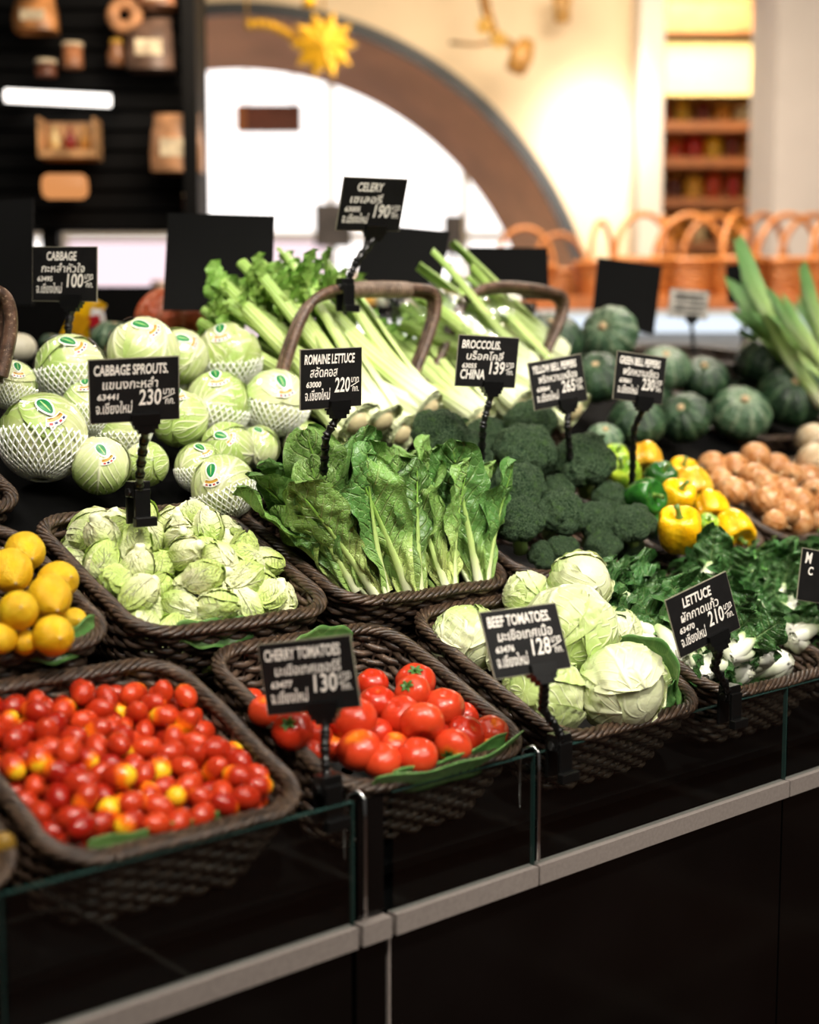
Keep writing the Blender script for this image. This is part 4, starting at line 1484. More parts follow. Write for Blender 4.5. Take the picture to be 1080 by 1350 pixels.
ROM = []
for i in range(7):
    L, W, bd = .215 + .014 * (i % 3), .100 + .016 * (i % 2), .04 + .07 * (i % 3)
    ROM.append((blade(L, W, 100 + i, .24, bd, .22, .10, 13 + i, .008, 44, 23, 1.0, .0042).mesh('leaf'), ribtube(L, .0088, .0010, bd).mesh('midrib')))


def romaine(pos, lean_u, lean_v, spin, nleaf, seed, label, scale=1.0, spread=.29):
    """head with its cut base at pos, leaves leaning along (lean_u, lean_v) of the slope"""
    r = np.random.default_rng(seed)
    e = tag(empty('romaine_lettuce'), label, 'romaine', 'romaine lettuces in their basket')
    for k in range(nleaf):
        a = spin + 2 * math.pi * k / nleaf + r.uniform(-.25, .25)
        inner = k % 2
        tilt = (spread if not inner else spread * .45) * r.uniform(.7, 1.2)
        mt = MAT['romaine'] if r.uniform() < .6 else MAT['romaine_dark']
        lm, rm = ROM[(k + seed) % 7]
        lf = bpy.data.objects.new('leaf', lm if mt is MAT['romaine'] else lm)
        if not lm.materials:
            lm.materials.append(MAT['romaine'])
        COL.objects.link(lf)
        adopt(lf, e)
        lf.material_slots[0].link = 'OBJECT'
        lf.material_slots[0].material = mt
        # blade front (-y) faces outwards: rotate around z so -y -> direction a
        M = rz(a + math.pi / 2) @ rx(tilt)
        rad = .014 if not inner else .006
        setm(lf, (rad * math.cos(a), rad * math.sin(a), 0), M, r.uniform(.82, 1.05) * (1 if not inner else .95))
        rb = build('midrib', rm, MAT['rib'], lf)
    zdir = ROW2.U * lean_u + ROW2.V * (lean_v + .45) + ROW2.N * 1.0
    setm(e, pos, frame_z(zdir), scale)
    return e


roms = [(472, 778, -.42, .50, 0, 'leftmost romaine lettuce with broad leaves fanned to the left'),
        (500, 785, -.40, .55, 1, 'romaine lettuce second from the left with tall curled leaves'),
        (545, 788, -.05, .50, 2, 'romaine lettuce in the middle showing a white rib fan'),
        (590, 782, -.10, .75, 3, 'romaine lettuce right of the middle with dark folded leaves'),
        (632, 772, .12, .50, 4, 'rightmost romaine lettuce with a pale leaf standing upright'),
        (458, 735, -.15, .7, 5, 'romaine lettuce behind the leftmost one, spilling over the rim'),
        (490, 735, -.25, 1.0, 6, 'dark romaine lettuce behind, under the romaine sign pole'),
        (560, 735, .0, 1.0, 7, 'romaine lettuce at the back beside the broccoli'),
        (520, 750, -.15, .8, 8, 'romaine lettuce buried in the middle of the bunch'),
        (615, 740, .05, .8, 9, 'romaine lettuce behind the rightmost one')]
for (px, py, lu, lv, sd, lab) in roms:
    p, D = ROW2.at(px, py, -.01)
    romaine(p, lu, lv, sd * 1.3, 10, 200 + sd, lab, .90 if sd < 5 else .80)


# ---- broccoli
def floret_mesh(seed):
    r = np.random.default_rng(seed)
    me = bpy.data.meshes.new('tmp')
    import bmesh
    bm = bmesh.new()
    bmesh.ops.create_icosphere(bm, subdivisions=4, radius=1.0)
    V = np.array([v.co[:] for v in bm.verts])
    F = [tuple(v.index for v in f.verts) for f in bm.faces]
    bm.free()
    bpy.data.meshes.remove(me)
    K = 46
    i = np.arange(K) + .5
    c = np.stack([np.cos(i * 2.39996) * np.sqrt(1 - (1 - 2 * i / K) ** 2), np.sin(i * 2.39996) * np.sqrt(1 - (1 - 2 * i / K) ** 2), 1 - 2 * i / K], 1)
    c = c + r.normal(size=c.shape) * .07
    c /= np.linalg.norm(c, axis=1)[:, None]
    dd = np.arccos(np.clip(V @ c.T, -1, 1)).min(1)
    rad = .86 + .16 * np.sqrt(np.clip(1 - (dd / .34) ** 2, 0, 1)) + .03 * wob(V, 30, seed)
    W = V * rad[:, None]
    W[:, 2] = np.where(W[:, 2] < -.3, -.3 + (W[:, 2] + .3) * .5, W[:, 2])
    return MB().add(W, F).mesh('floret')


FLO = [floret_mesh(i) for i in range(3)]
stalk_me = MB().tube([(0, 0, -1.25), (0, 0, -.6), (0, 0, -.1), (0, 0, .3)], [.30, .28, .36, .5], 12).mesh('stalk')
BRL = blade(1.1, .55, 5, .25, .3, .4, .1, 12, .02).mesh('leaf')


def broccoli(pos, r, axis, seed, label, leaf=False):
    g = np.random.default_rng(seed)
    e = tag(empty('broccoli'), label, 'broccoli', 'broccoli heads in their basket')
    build('stalk', stalk_me, MAT['broccoli_stalk'], e)
    K = 13
    for k in range(K):
        if k == 0:
            d = np.array([0, 0, 1.0])
        elif k < 6:
            a = k * 2 * math.pi / 5 + g.uniform(-.2, .2)
            d = np.array([math.cos(a) * .62, math.sin(a) * .62, .78])
        else:
            a = k * 2 * math.pi / 7 + g.uniform(-.2, .2)
            d = np.array([math.cos(a) * .97, math.sin(a) * .97, .18])
        d = unit(d)
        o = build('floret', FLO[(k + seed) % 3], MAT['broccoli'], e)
        s = g.uniform(.46, .58)
        setm(o, d * np.array([.60, .60, .50]) + [0, 0, .08], frame_z(d) @ rz(g.uniform(0, 6)), s)
    if leaf:
        o = build('leaf', BRL, MAT['bok'], e)
        setm(o, (.35, 0, -.2), ry(.35) @ rz(1.2))
        rb = build('midrib', ribtube(1.1, .05, .01, .3), MAT['broccoli_stalk'], o)
    setm(e, pos, frame_z(axis), r)
    return e


brs = [(580, 577, 36, .095, 'dark broccoli head furthest left, beside the celery bases'), (617, 602, 31, .075, 'broccoli head behind the romaine leaves'), (700, 563, 34, .09, 'broccoli head at the back below the yellow pepper sign'),
       (690, 600, 38, .085, 'broad broccoli head at the back centre'), (682, 647, 35, .06, 'round broccoli head touching the right romaine leaf'), (683, 692, 33, .04, 'broccoli head at the front left of its basket'),
       (770, 613, 38, .075, 'broccoli head with a leaf stem, highest on the right'), (733, 650, 23, .035, 'small broccoli head in the middle gap'), (738, 680, 32, .045, 'broccoli head at the front centre'), (803, 660, 23, .04, 'small broccoli head beside the green pepper'),
       (784, 692, 29, .03, 'broccoli head front right of centre'), (833, 695, 29, .045, 'broccoli head resting against the peppers'), (742, 728, 21, .015, 'small broccoli head at the front rim above the pale lettuce'), (795, 722, 24, .01, 'broccoli head at the front rim beside the bok choy'),
       (718, 735, 20, .0, 'small broccoli head in the front left corner'), (640, 580, 28, .05, 'broccoli head half hidden below the broccoli sign'), (710, 615, 30, .02, 'broccoli head buried in the centre'), (830, 725, 20, .0, 'small broccoli head in the front right corner')]
for i, (px, py, rp, h, lab) in enumerate(brs):
    p, D = ROW2.at(px, py, h)
    broccoli(p, rp * D / FPX * 1.02, unit(toward(RND.uniform(-.5, .5), RND.uniform(.3, 1.1)) + np.array([0, 0, .5])), i, lab, i in (0, 2, 6, 5))


# ---- bell peppers
def pepper_mesh(seed, lobes=4):
    r = np.random.default_rng(seed)
    u, th, ph = sphere_grid(30, 40)
    f = np.abs(np.cos(ph * lobes / 2 + r.uniform(0, 6))) ** .55
    z = np.cos(th)
    prof = np.sin(th) ** .62 * (.92 + .14 * z)
    rad = prof * (.80 + .20 * f)
    zz = 1.02 * np.sign(z) * np.abs(z) ** .9
    zz = zz - .34 * np.exp(-(th / .42) ** 2) + .22 * np.exp(-((math.pi - th) / .38) ** 2)
    zz = zz - .10 * (1 - f) * np.exp(-((math.pi - th) / .9) ** 2) * -1
    P = np.stack([rad * np.cos(ph), rad * np.sin(ph), zz], -1)
    return MB().grid(P * (1 + .025 * wob(u, 3, seed))[..., None], st_of(th, ph), cv=True).mesh('flesh')


PEP = [pepper_mesh(1, 4), pepper_mesh(2, 3), pepper_mesh(3, 4)]
pst = MB().tube([(0, 0, .55), (0, 0, .75), (.05, 0, 1.0), (.14, 0, 1.2)], [.30, .12, .10, .13], 8).mesh('stem')
peps = [(811, 605, 19, .03, 'lime_pepper', (.2, 1.2), 'small light green bell pepper at the back left'), (823, 627, 26, .045, 'lime_pepper', (-.4, .9), 'green-yellow bell pepper behind the dark green one'), (871, 632, 23, .04, 'green_pepper', (.3, 1.2), 'green bell pepper lying at the back centre'),
        (848, 657, 29, .06, 'green_pepper', (.8, .2), 'glossy dark green bell pepper in front of the others'), (892, 658, 27, .045, 'yellow_pepper', (.4, 1.2), 'yellow bell pepper behind the largest yellow one'), (896, 700, 33, .055, 'yellow_pepper', (-.2, 1.4), 'largest yellow bell pepper at the front left'),
        (925, 720, 15, .015, 'yellow_pepper', (.2, .9), 'small orange-yellow pepper at the front rim'), (932, 693, 16, .025, 'lime_pepper', (.2, .9), 'small lime green pepper beside the largest yellow one'), (954, 714, 13, .01, 'lime_pepper', (.2, .9), 'small green pepper at the front rim'),
        (852, 604, 24, .045, 'amber_pepper', (-.1, -1.4), 'amber pepper standing upside down at the back'), (914, 640, 27, .035, 'amber_pepper', (.2, -1.2), 'amber yellow pepper with lobed end up at the right'), (938, 668, 24, .03, 'yellow_pepper', (.2, -1.2), 'yellow pepper right of the middle with lobed end up'),
        (968, 697, 28, .025, 'yellow_pepper', (.35, -.9), 'yellow pepper with broad flat lobes in the right corner'), (900, 625, 22, .0, 'yellow_pepper', (0, 1.2), 'yellow pepper buried at the back'), (870, 690, 24, .0, 'green_pepper', (0, 1.2), 'green pepper buried behind the broccoli')]
for i, (px, py, rp, h, mk, zd, lab) in enumerate(peps):
    p, D = ROW2.at(px, py, h)
    e = tag(empty('bell_pepper'), lab, 'bell pepper', 'bell peppers in their basket')
    build('flesh', PEP[i % 3], MAT[mk], e).material_slots[0].link = 'OBJECT'
    kids(e)[0].material_slots[0].material = MAT[mk]
    build('stem', pst, MAT['pepper_stem'], e)
    setm(e, p, frame_z(toward(*zd)) @ rz(RND.uniform(0, 6)), rp * D / FPX)

# ---- onions
u, th, ph = sphere_grid(20, 24)
zz = np.cos(th) * .92 + .30 * np.exp(-(th / .16) ** 2)
onm = MB().grid(np.stack([u[..., 0], u[..., 1], zz], -1) * (1 + .012 * wob(u, 3, 8))[..., None], st_of(th, ph), cv=True).mesh('skin')
neck = MB().tube([(0, 0, 1.15), (.01, .01, 1.3), (.05, 0, 1.42)], [.09, .07, .03], 6).mesh('dry_neck')
root = MB().lathe([(0, -.96), (.12, -.93), (.16, -.89)], 10).mesh('root_scar')
ons = [(939, 617, 22), (968, 617, 20), (996, 603, 21), (1021, 618, 22), (996, 631, 22), (966, 648, 21), (990, 652, 18), (1013, 662, 23), (1034, 648, 20), (1063, 634, 23), (1075, 653, 22), (1055, 664, 22), (1050, 688, 23), (1021, 688, 17), (1038, 676, 18), (1078, 686, 20), (1041, 628, 18), (1010, 640, 20), (950, 635, 18), (1075, 620, 18), (1090, 670, 22)]
for i, (px, py, rp) in enumerate(ons):
    p, D = ROW2.at(px, py, .0 + .012 * (i % 3))
    e = tag(empty('onion'), 'papery brown onion beside the peppers, %s from the left' % ORD[sorted((b[0], b[1]) for b in ons).index((px, py))], 'onion', 'brown onions in their basket')
    build('skin', onm, MAT['onion'], e)
    build('dry_neck', neck, MAT['scar'], e)
    build('root_scar', root, MAT['scar'], e)
    setm(e, p, rrot(), rp * D / FPX)
for (px, py, rp, lab) in ((1072, 580, 22, 'pale onion on top at the right picture edge'), (1074, 607, 23, 'pale elongated onion below another at the right edge'), (1095, 620, 22, 'pale onion just beyond the right edge')):
    p, D = ROW2.at(px, py, .03)
    e = tag(empty('onion'), lab, 'onion', 'pale onions in their basket')
    o = bpy.data.objects.new('skin', onm)
    COL.objects.link(o)
    adopt(o, e)
    o.material_slots[0].link = 'OBJECT'
    o.material_slots[0].material = MAT['pale_onion']
    build('dry_neck', neck, MAT['scar'], e)
    setm(e, p, frame_z(RT + .3 * UP) @ np.diag([1, 1, 1.15]), rp * D / FPX)


# ---- pumpkins
def pumpkin_mesh(seed, ribs=10, flat=.78):
    u, th, ph = sphere_grid(28, 60)
    rib = np.abs(np.sin(ph * ribs / 2)) ** .7
    rad = 1 - .055 * (1 - rib) * np.sin(th)
    zz = np.cos(th) * flat * rad - .16 * np.exp(-(th / .3) ** 2)
    P = np.stack([u[..., 0] * rad, u[..., 1] * rad, zz], -1)
    return MB().grid(P * (1 + .015 * wob(u, 2.5, seed))[..., None], st_of(th, ph), cv=True).mesh('rind')


PUM = [pumpkin_mesh(1), pumpkin_mesh(2, 12, .72), pumpkin_mesh(3, 9, .82)]
pscar = MB().lathe([(0, .70), (.10, .70), (.14, .66), (.13, .58)], 12).mesh('stem_scar')
pus = [(727, 450, 41, .10, 'kabocha', (-.1, 1.6), 'green pumpkin behind the second basket handle'), (803, 441, 37, .12, 'kabocha_pale', (-.55, .4), 'pale grey-green pumpkin below the right black board'), (788, 498, 35, .07, 'kabocha', (-.3, .9), 'dark green pumpkin between the two pepper signs'),
       (876, 486, 33, .08, 'kabocha_pale', (0, 1.2), 'pale green pumpkin behind the right pepper sign'), (927, 498, 31, .07, 'kabocha', (-.1, 1.0), 'striped green pumpkin right of the pale one'), (840, 556, 36, .045, 'kabocha', (.0, 1.2), 'green pumpkin below the right pepper sign'),
       (903, 551, 34, .04, 'kabocha', (-.5, .7), 'striped green pumpkin with pink stem scar above the onion basket'), (976, 545, 39, .03, 'kabocha_pale', (.1, .9), 'flattened grey-green pumpkin with pale stem scar'), (1015, 476, 42, .10, 'kabocha', (0, 1.5), 'deep green pumpkin under the leek tops'),
       (1044, 523, 43, .06, 'kabocha', (0.0, .8), 'large dark green pumpkin at the right with pale stem scar'), (797, 578, 23, .02, 'kabocha_pale', (0, 1.2), 'small grey pumpkin behind the broccoli'), (760, 470, 30, .03, 'kabocha', (0, 1.2), 'green pumpkin half hidden behind the yellow pepper sign'),
       (850, 520, 33, .02, 'kabocha', (0, 1.2), 'green pumpkin buried below the right pepper sign'), (960, 510, 30, .0, 'kabocha', (0, 1.2), 'green pumpkin buried behind the flattened one')]


def pumpkin(i, p, r, mk, zd, lab, grp='green pumpkins on the back row'):
    e = tag(empty('pumpkin'), lab, 'pumpkin', grp)
    o = build('rind', PUM[i % 3], MAT[mk], e)
    o.material_slots[0].link = 'OBJECT'
    o.material_slots[0].material = MAT[mk]
    build('stem_scar', pscar, MAT['scar'], e)
    setm(e, p, frame_z(zd), r)
    return e


for i, (px, py, rp, h, mk, zd, lab) in enumerate(pus):
    p, D = ROW3.at(px, py, h)
    pumpkin(i, p, rp * D / FPX * 1.08, mk, toward(*zd), lab)
pb = ROW3.at(1030, 560, .0)[0]
basket(ROW3, pb[0], (pb[1] - .6) / math.cos(TILT) + .10, .36, .34, .10, 'dark wicker basket under the large right pumpkins')
# behind the cabbages
for (px, py, rp, D, mk, lab) in ((232, 420, 54, 2.75, 'orange_pumpkin', 'big orange pumpkin behind the cabbages under the black board'), (150, 446, 30, 2.75, 'kabocha_pale', 'grey-green pumpkin behind the cabbages beside the orange one'), (22, 458, 26, 2.6, 'white_squash', 'white squash at the left edge behind the cabbages'), (68, 452, 16, 2.75, 'kabocha', 'small dark pumpkin beside the white squash')):
    pumpkin(0, pixpt(px, py, D), rp * D / FPX, mk, (0, -.15, 1), lab, 'squashes behind the cabbages')


# ---- celery
def stalk_mesh(L, w0, w1, seed):
    """U-shaped ribbed stalk along +z, its back facing -y"""
    n, m = 26, 18
    t = np.linspace(0, 1, n)[:, None]
    out = np.linspace(-1.75, 1.75, 12)
    inn = np.linspace(1.45, -1.45, 6)
    r = w0 + (w1 - w0) * t ** .8
    r = r * (1 + .18 * np.exp(-((t - .06) / .10) ** 2))
    ro = 1 + .045 * np.cos(out * 9)
    xs = np.concatenate([np.sin(out) * ro, np.sin(inn) * .72])
    ys = np.concatenate([-np.cos(out) * ro * .75, -np.cos(inn) * .42 + .02])
    bow = .012 * np.sin(t * 3 + seed)
    P = np.stack([xs[None] * r + 0 * t, ys[None] * r + bow - .02 * t ** 2, t * L + 0 * xs[None]], -1)
    S = np.zeros(P.shape)
    S[..., 0] = t
    S[..., 1] = np.linspace(0, 1, m)[None]
    return MB().grid(P, S, cv=True, flip=True)


STK = [stalk_mesh(.36 + .02 * i, .0175 - .001 * i, .0090, i).mesh('stalk') for i in range(4)]


def sprig_mesh(seed):
    r = np.random.default_rng(seed)
    mb = MB()
    for k in range(13):
        b = blade(.042 * r.uniform(.7, 1.2), .034, seed * 20 + k, .1, .2, .3, .22, 17, .003, 9, 7)
        V = np.concatenate(b.V)
        M = rz(r.uniform(0, 6.28)) @ rx(r.uniform(.3, 1.3))
        V = V @ M.T + np.array([r.normal() * .010, r.normal() * .010, r.uniform(-.02, .05)])
        mb.add(V, b.F, np.concatenate(b.S))
    mb.tube([(0, 0, -.05), (.004, 0, 0), (.0, .004, .04)], [.004, .003, .0015], 5)
    return mb.mesh('leaf_sprig')


SPG = [sprig_mesh(i) for i in range(3)]


def celery(b, tp, seed, label, bag=False, leafy=True, fat=1.0):
    b, tp = np.asarray(b), np.asarray(tp)
    L = np.linalg.norm(tp - b)
    sc_ = L / .36
    r = np.random.default_rng(seed)
    e = tag(empty('celery'), label, 'celery', 'celery bunches on the back row')
    lay = [(0, 0, 3, .008)] + [(1, 0, 7, .021)]
    for (ring, _, cnt, rad) in lay:
        for k in range(cnt):
            a = 2 * math.pi * k / cnt + r.uniform(-.2, .2) + ring * .4
            o = build('stalk', STK[(k + seed) % 4], MAT['celery'], e)
            M = rz(a + math.pi / 2) @ rx(.035 + .03 * ring + r.uniform(-.015, .02))
            setm(o, (rad * math.cos(a), rad * math.sin(a), .012), M, r.uniform(.9, 1.05))
            if leafy and ring:
                for q in range(1):
                    s = build('leaf_sprig', SPG[(k + q) % 3], MAT['celery_leaf'], o)
                    setm(s, (.0, -.02, .335), rz(k + q) @ rx(r.uniform(-.5, .5)), r.uniform(.6, .85))
    build('root_end', MB().lathe([(0, .002), (.008, .003), (.014, .008), (.018, .02), (.018, .04)], 20), MAT['celery_base'], e)
    if bag:
        u, th, ph = sphere_grid(24, 24)
        P = np.stack([u[..., 0] * .050, u[..., 1] * .050, .21 + .20 * np.cos(th)], -1) * (1 + .05 * wob(u, 8, seed))[..., None]
        build('clear_bag', MB().grid(P, st_of(th, ph), cv=True), MAT['bag'], e)
    setm(e, b, frame_z(tp - b, (1, 0, 0)), (fat * 1.25, fat * 1.25, sc_))
    return e


cel = [((572, 546, .085), (405, 418, .15), 1.1, 0, 'front celery bunch with brown cut base beside the dark broccoli'), ((512, 562, .07), (345, 405, .15), 1.0, 0, 'celery bunch whose base lies right of the romaine sign'), ((478, 563, .07), (336, 425, .12), 1.0, 0, 'celery bunch with leafy top at the left, behind the cabbages'),
       ((536, 578, .045), (400, 470, .08), .9, 0, 'celery bunch lowest in the pile under the front bunches'), ((450, 540, .04), (335, 425, .09), .9, 0, 'celery bunch half hidden behind the romaine sign'),
       ((705, 500, .10), (540, 405, .17), 1.1, 1, 'bagged celery bunch between the two basket handles'), ((765, 548, .05), (600, 430, .12), 1.05, 1, 'bagged celery bunch with pale base under the yellow pepper sign'), ((690, 545, .05), (560, 445, .09), 1.0, 0, 'dark green celery bunch behind the broccoli sign'),
       ((740, 470, .10), (590, 395, .17), 1.1, 1, 'bagged celery bunch furthest back by the pumpkins'), ((640, 555, .045), (520, 470, .07), .9, 0, 'celery bunch hidden below the broccoli sign'), ((470, 500, .03), (400, 430, .12), .9, 0, 'celery bunch in the dark between others')]
for i, (b, t_, fat, bag, lab) in enumerate(cel):
    celery(ROW3.at(*b)[0], ROW3.at(*t_)[0], i, lab, bool(bag), not bag and i != 7, fat)


# baskets with cane handles on the back row
def ray_y(px, py, y):
    r = pixpt(px, py, 1.0) - CAM
    return CAM + r * ((y - CAM[1]) / r[1])


def smooth_path(P, n=60):
    P = np.asarray(P, float)
    for _ in range(3):
        Q = np.empty((2 * len(P), 3))
        Q[0::2] = .75 * P + .25 * np.roll(P, -1, 0)
        Q[1::2] = .25 * P + .75 * np.roll(P, -1, 0)
        P = np.vstack([P[:1], Q[:-2], P[-1:]])
    return P


def cane_handle(e, pts, y, rad=.0085, wrap=None):
    R, o = np.array(e.matrix_basis.to_3x3()), np.array(e.matrix_basis.translation)
    W = smooth_path([ray_y(px, py, y) for px, py in pts])
    for dy in (-.0075, .0075):
        build('handle_cane', MB().tube((W + [0, dy, -dy * .5] - o) @ R, rad, 8), MAT['cane'], e)
    if wrap:
        d = np.linalg.norm(np.diff(W, axis=0), axis=1)
        s = np.concatenate([[0], np.cumsum(d)]) / d.sum()
        tt = np.linspace(wrap[0], wrap[1], 420)
        C_ = np.stack([np.interp(tt, s, W[:, i]) for i in range(3)], 1)
        ph = np.linspace(0, 2 * math.pi * 26, 420)
        T = unit(C_[-1] - C_[0])
        A = unit(np.cross(T, [0, 1, 0]))
        B = np.cross(T, A)
        Q = C_ + A * (.0125 * np.cos(ph))[:, None] + B * (.017 * np.sin(ph))[:, None]
        build('handle_wrap', MB().tube((Q - o) @ R, .0026, 5), MAT['cane_wrap'], e)


e = basket(ROW3, .62, .17, .29, .30, .10, 'dark wicker basket with cane handle under the front celery')
cane_handle(e, [(366, 512), (383, 450), (404, 402), (432, 384), (480, 381), (540, 382), (572, 386), (574, 410), (562, 450), (542, 500)], .74, wrap=(.40, .63))
e = basket(ROW3, .96, .17, .29, .30, .10, 'dark wicker basket with cane handle under the bagged celery')
cane_handle(e, [(556, 515), (584, 460), (606, 402), (630, 382), (668, 378), (715, 384), (742, 392), (742, 412), (730, 440), (712, 480)], .80)
q = ROW3.at(28, 640, 0.02)[0]
e = basket(ROW3, q[0] - .15, (q[1] - .6) / math.cos(TILT) + .13, .29, .30, .10, 'dark wicker basket of carrots cut off at the left edge')
cane_handle(e, [(-60, 400), (-20, 385), (4, 392), (12, 420), (10, 450), (-2, 500)], q[1] + .13, .010)
CARROT = plain('carrot_skin', '#c8581a', 0.45, 0.2, 60, 0.4, 200)
BK = e.matrix_basis.copy()
for i, (lx, ly, dx) in enumerate(((.09, -.06, .3), (.05, -.03, -.2), (.08, .04, .6), (.0, .0, 1.0))):
    p = np.array(BK @ Vector((lx, ly, -.05)))
    c_ = tag(empty('carrot'), 'orange carrot in the cut-off basket at the left edge', 'carrot', 'carrots in the left basket')
    build('root', MB().tube([(0, 0, 0), (.0, .002, .02), (.004, 0, .05), (0, 0, .08), (.004, 0, .10)], [.012, .015, .012, .007, .001], 10), CARROT, c_)
    build('crown', MB().tube([(0, 0, .002), (0, 0, -.012)], [.006, .004], 8), MAT['pepper_stem'], c_)
    setm(c_, p, frame_z((-dx, .4, .1)))

# ---- leeks
LK = [blade(.42, .042, 300 + i, .55, .02 + .05 * i, .35, .03, 8, .002, 26, 9, 3.0) for i in range(3)]
LKm = [b.mesh('leaf') for b in LK]


def leek(b, tp, seed, lab):
    b, tp = np.asarray(b), np.asarray(tp)
    e = tag(empty('leek'), lab, 'leek', 'leeks at the right edge')
    L = np.linalg.norm(tp - b)
    build('shaft', MB().tube([(0, 0, -.03), (0, 0, .06), (0, 0, .16)], [.017, .016, .013], 12), MAT['leek'], e)
    r = np.random.default_rng(seed)
    for k in range(6):
        o = build('leaf', LKm[k % 3], MAT['leek'], e)
        setm(o, (0, 0, .0), rz((k % 2) * math.pi + r.uniform(-.35, .35)) @ rx(.04 + .05 * (k // 2)), r.uniform(.8, 1.05))
    setm(e, b, frame_z(tp - b, RT), L / .42)


for i, (b, t_, lab) in enumerate([((1075, 520, 3.15), (958, 345, 3.3), 'leek with its green tips reaching furthest left'), ((1085, 500, 3.2), (975, 410, 3.25), 'leek with cut dark green leaf ends above the deep green pumpkin'), ((1105, 490, 3.2), (1048, 358, 3.3), 'leek with a grey-green leaf standing upright'),
                                  ((1110, 510, 3.1), (1000, 380, 3.2), 'pale leek lying over the others'), ((1120, 470, 3.2), (1078, 400, 3.3), 'leek at the right picture edge')]):
    leek(pixpt(*b), pixpt(*t_), i, lab)

# ---- bok choy
BKB = [blade(.072, .056 + .006 * i, 400 + i, .25, .30, .35, .16, 15 + i, .006, 28, 17, 1.5, .0042).mesh('leaf') for i in range(4)]


def petiole():
    n, sides = 14, 10
    t = np.linspace(0, 1, n)
    w = .0165 * (.75 + .45 * np.sin(np.clip(t * 1.6, 0, 1) * math.pi * .6)) * (1 - .72 * t ** 1.5)
    yy = -.012 * np.sin(t * 2.2) + .004
    ang = np.linspace(0, 2 * math.pi, sides, endpoint=False)
    P = np.stack([np.cos(ang)[None] * w[:, None], yy[:, None] + np.sin(ang)[None] * w[:, None] * .42 + (np.cos(ang)[None] ** 2) * w[:, None] * .5, (t * .062)[:, None] + 0 * ang[None]], -1)
    S = np.zeros(P.shape)
    S[..., 0] = t[:, None]
    return MB().grid(P, S, cv=True, flip=True).mesh('petiole')


PET = petiole()


def bok(pos, axis, seed, lab, scale=1.0, bright=False, n=6):
    r = np.random.default_rng(seed)
    e = tag(empty('bok_choy'), lab, 'bok choy', 'bok choy plants in the front baskets')
    for k in range(n):
        a = 2 * math.pi * k / n + r.uniform(-.3, .3)
        tl = r.uniform(.12, .5)
        pt = build('petiole', PET, MAT['bok_stem'], e)
        s = r.uniform(.85, 1.15)
        setm(pt, (.007 * math.cos(a), .007 * math.sin(a), 0), rz(a + math.pi / 2) @ rx(tl), s)
        lf = build('leaf', BKB[(k + seed) % 4], MAT['bok'], pt)
        if bright:
            lf.material_slots[0].link = 'OBJECT'
            lf.material_slots[0].material = MAT['bright_leaf']
        setm(lf, (0, .001, .045), rx(r.uniform(.0, .5)), 1.0)
    setm(e, pos, frame_z(axis), scale)
    return e


g = np.random.default_rng(77)
for bx, sd in ((.790, 0), (1.112, 100)):
    for k in range(42):
        uu = -.125 + .25 * ((k * .618) % 1.0)
        vv = -.105 + .165 * (k / 42) + g.uniform(-.01, .01)
        h = -.010 + .022 * g.uniform() + .008 * math.sin(k)
        ax = np.array([g.normal() * .7, g.uniform(.1, 1.0), g.uniform(-.45, .12)])
        if k > 26:
            ax[2] = abs(ax[2]) * .4
        if k % 5 == 0:
            ax = np.array([g.uniform(.2, 1.0), g.uniform(.2, .8), .15])
        bok(ROW1.loc(bx + uu, .12 + vv, h), ROW1.R @ ax, sd + k, 'dark crinkled bok choy with white stems, %s of the %s front basket' % (('front part', 'middle', 'back part')[min(2, k // 14)], ('inner', 'rightmost')[sd // 100]), g.uniform(.72, .95), sd == 100 and k % 6 == 5)


# ---- banana leaf liners
def strip_leaf(pl, path, name, lab, W, up, n=30, m=9, curl=.3):
    """path: list of (x, v, h) along the leaf; up: (x,v,h) direction of its width"""
    P0 = smooth_path(np.array(path, float))
    t = np.linspace(0, 1, n)
    d = np.linalg.norm(np.diff(P0, axis=0), axis=1)
    s = np.concatenate([[0], np.cumsum(d)]) / d.sum()
    C_ = np.stack([np.interp(t, s, P0[:, i]) for i in range(3)], 1)
    up = unit(up)
    b = np.linspace(-1, 1, m)
    w = W / 2 * np.clip(np.sin(np.pi * (t * .92 + .04)), 0, 1) ** .25
    out = np.array([0, -1.0, .3])
    Q = C_[:, None] + up[None, None] * (w[:, None] * b[None])[..., None] + out[None, None] * (curl * (w[:, None] * (b[None] ** 2)))[..., None]
    Q = Q + np.array([0, 0, 1.0]) * (.002 * np.sin(t * 17)[:, None] * np.abs(b)[None])[..., None]
    S = np.stack([t[:, None] + 0 * b[None], b[None] + 0 * t[:, None], np.full((n, m), .5)], -1)
    o = build(name, MB().grid(pl.p + Q @ pl.R.T, S), MAT['banana'])
    md = o.modifiers.new('thick', 'SOLIDIFY')
    md.thickness = .0012
    return tag(o, lab, 'leaf')


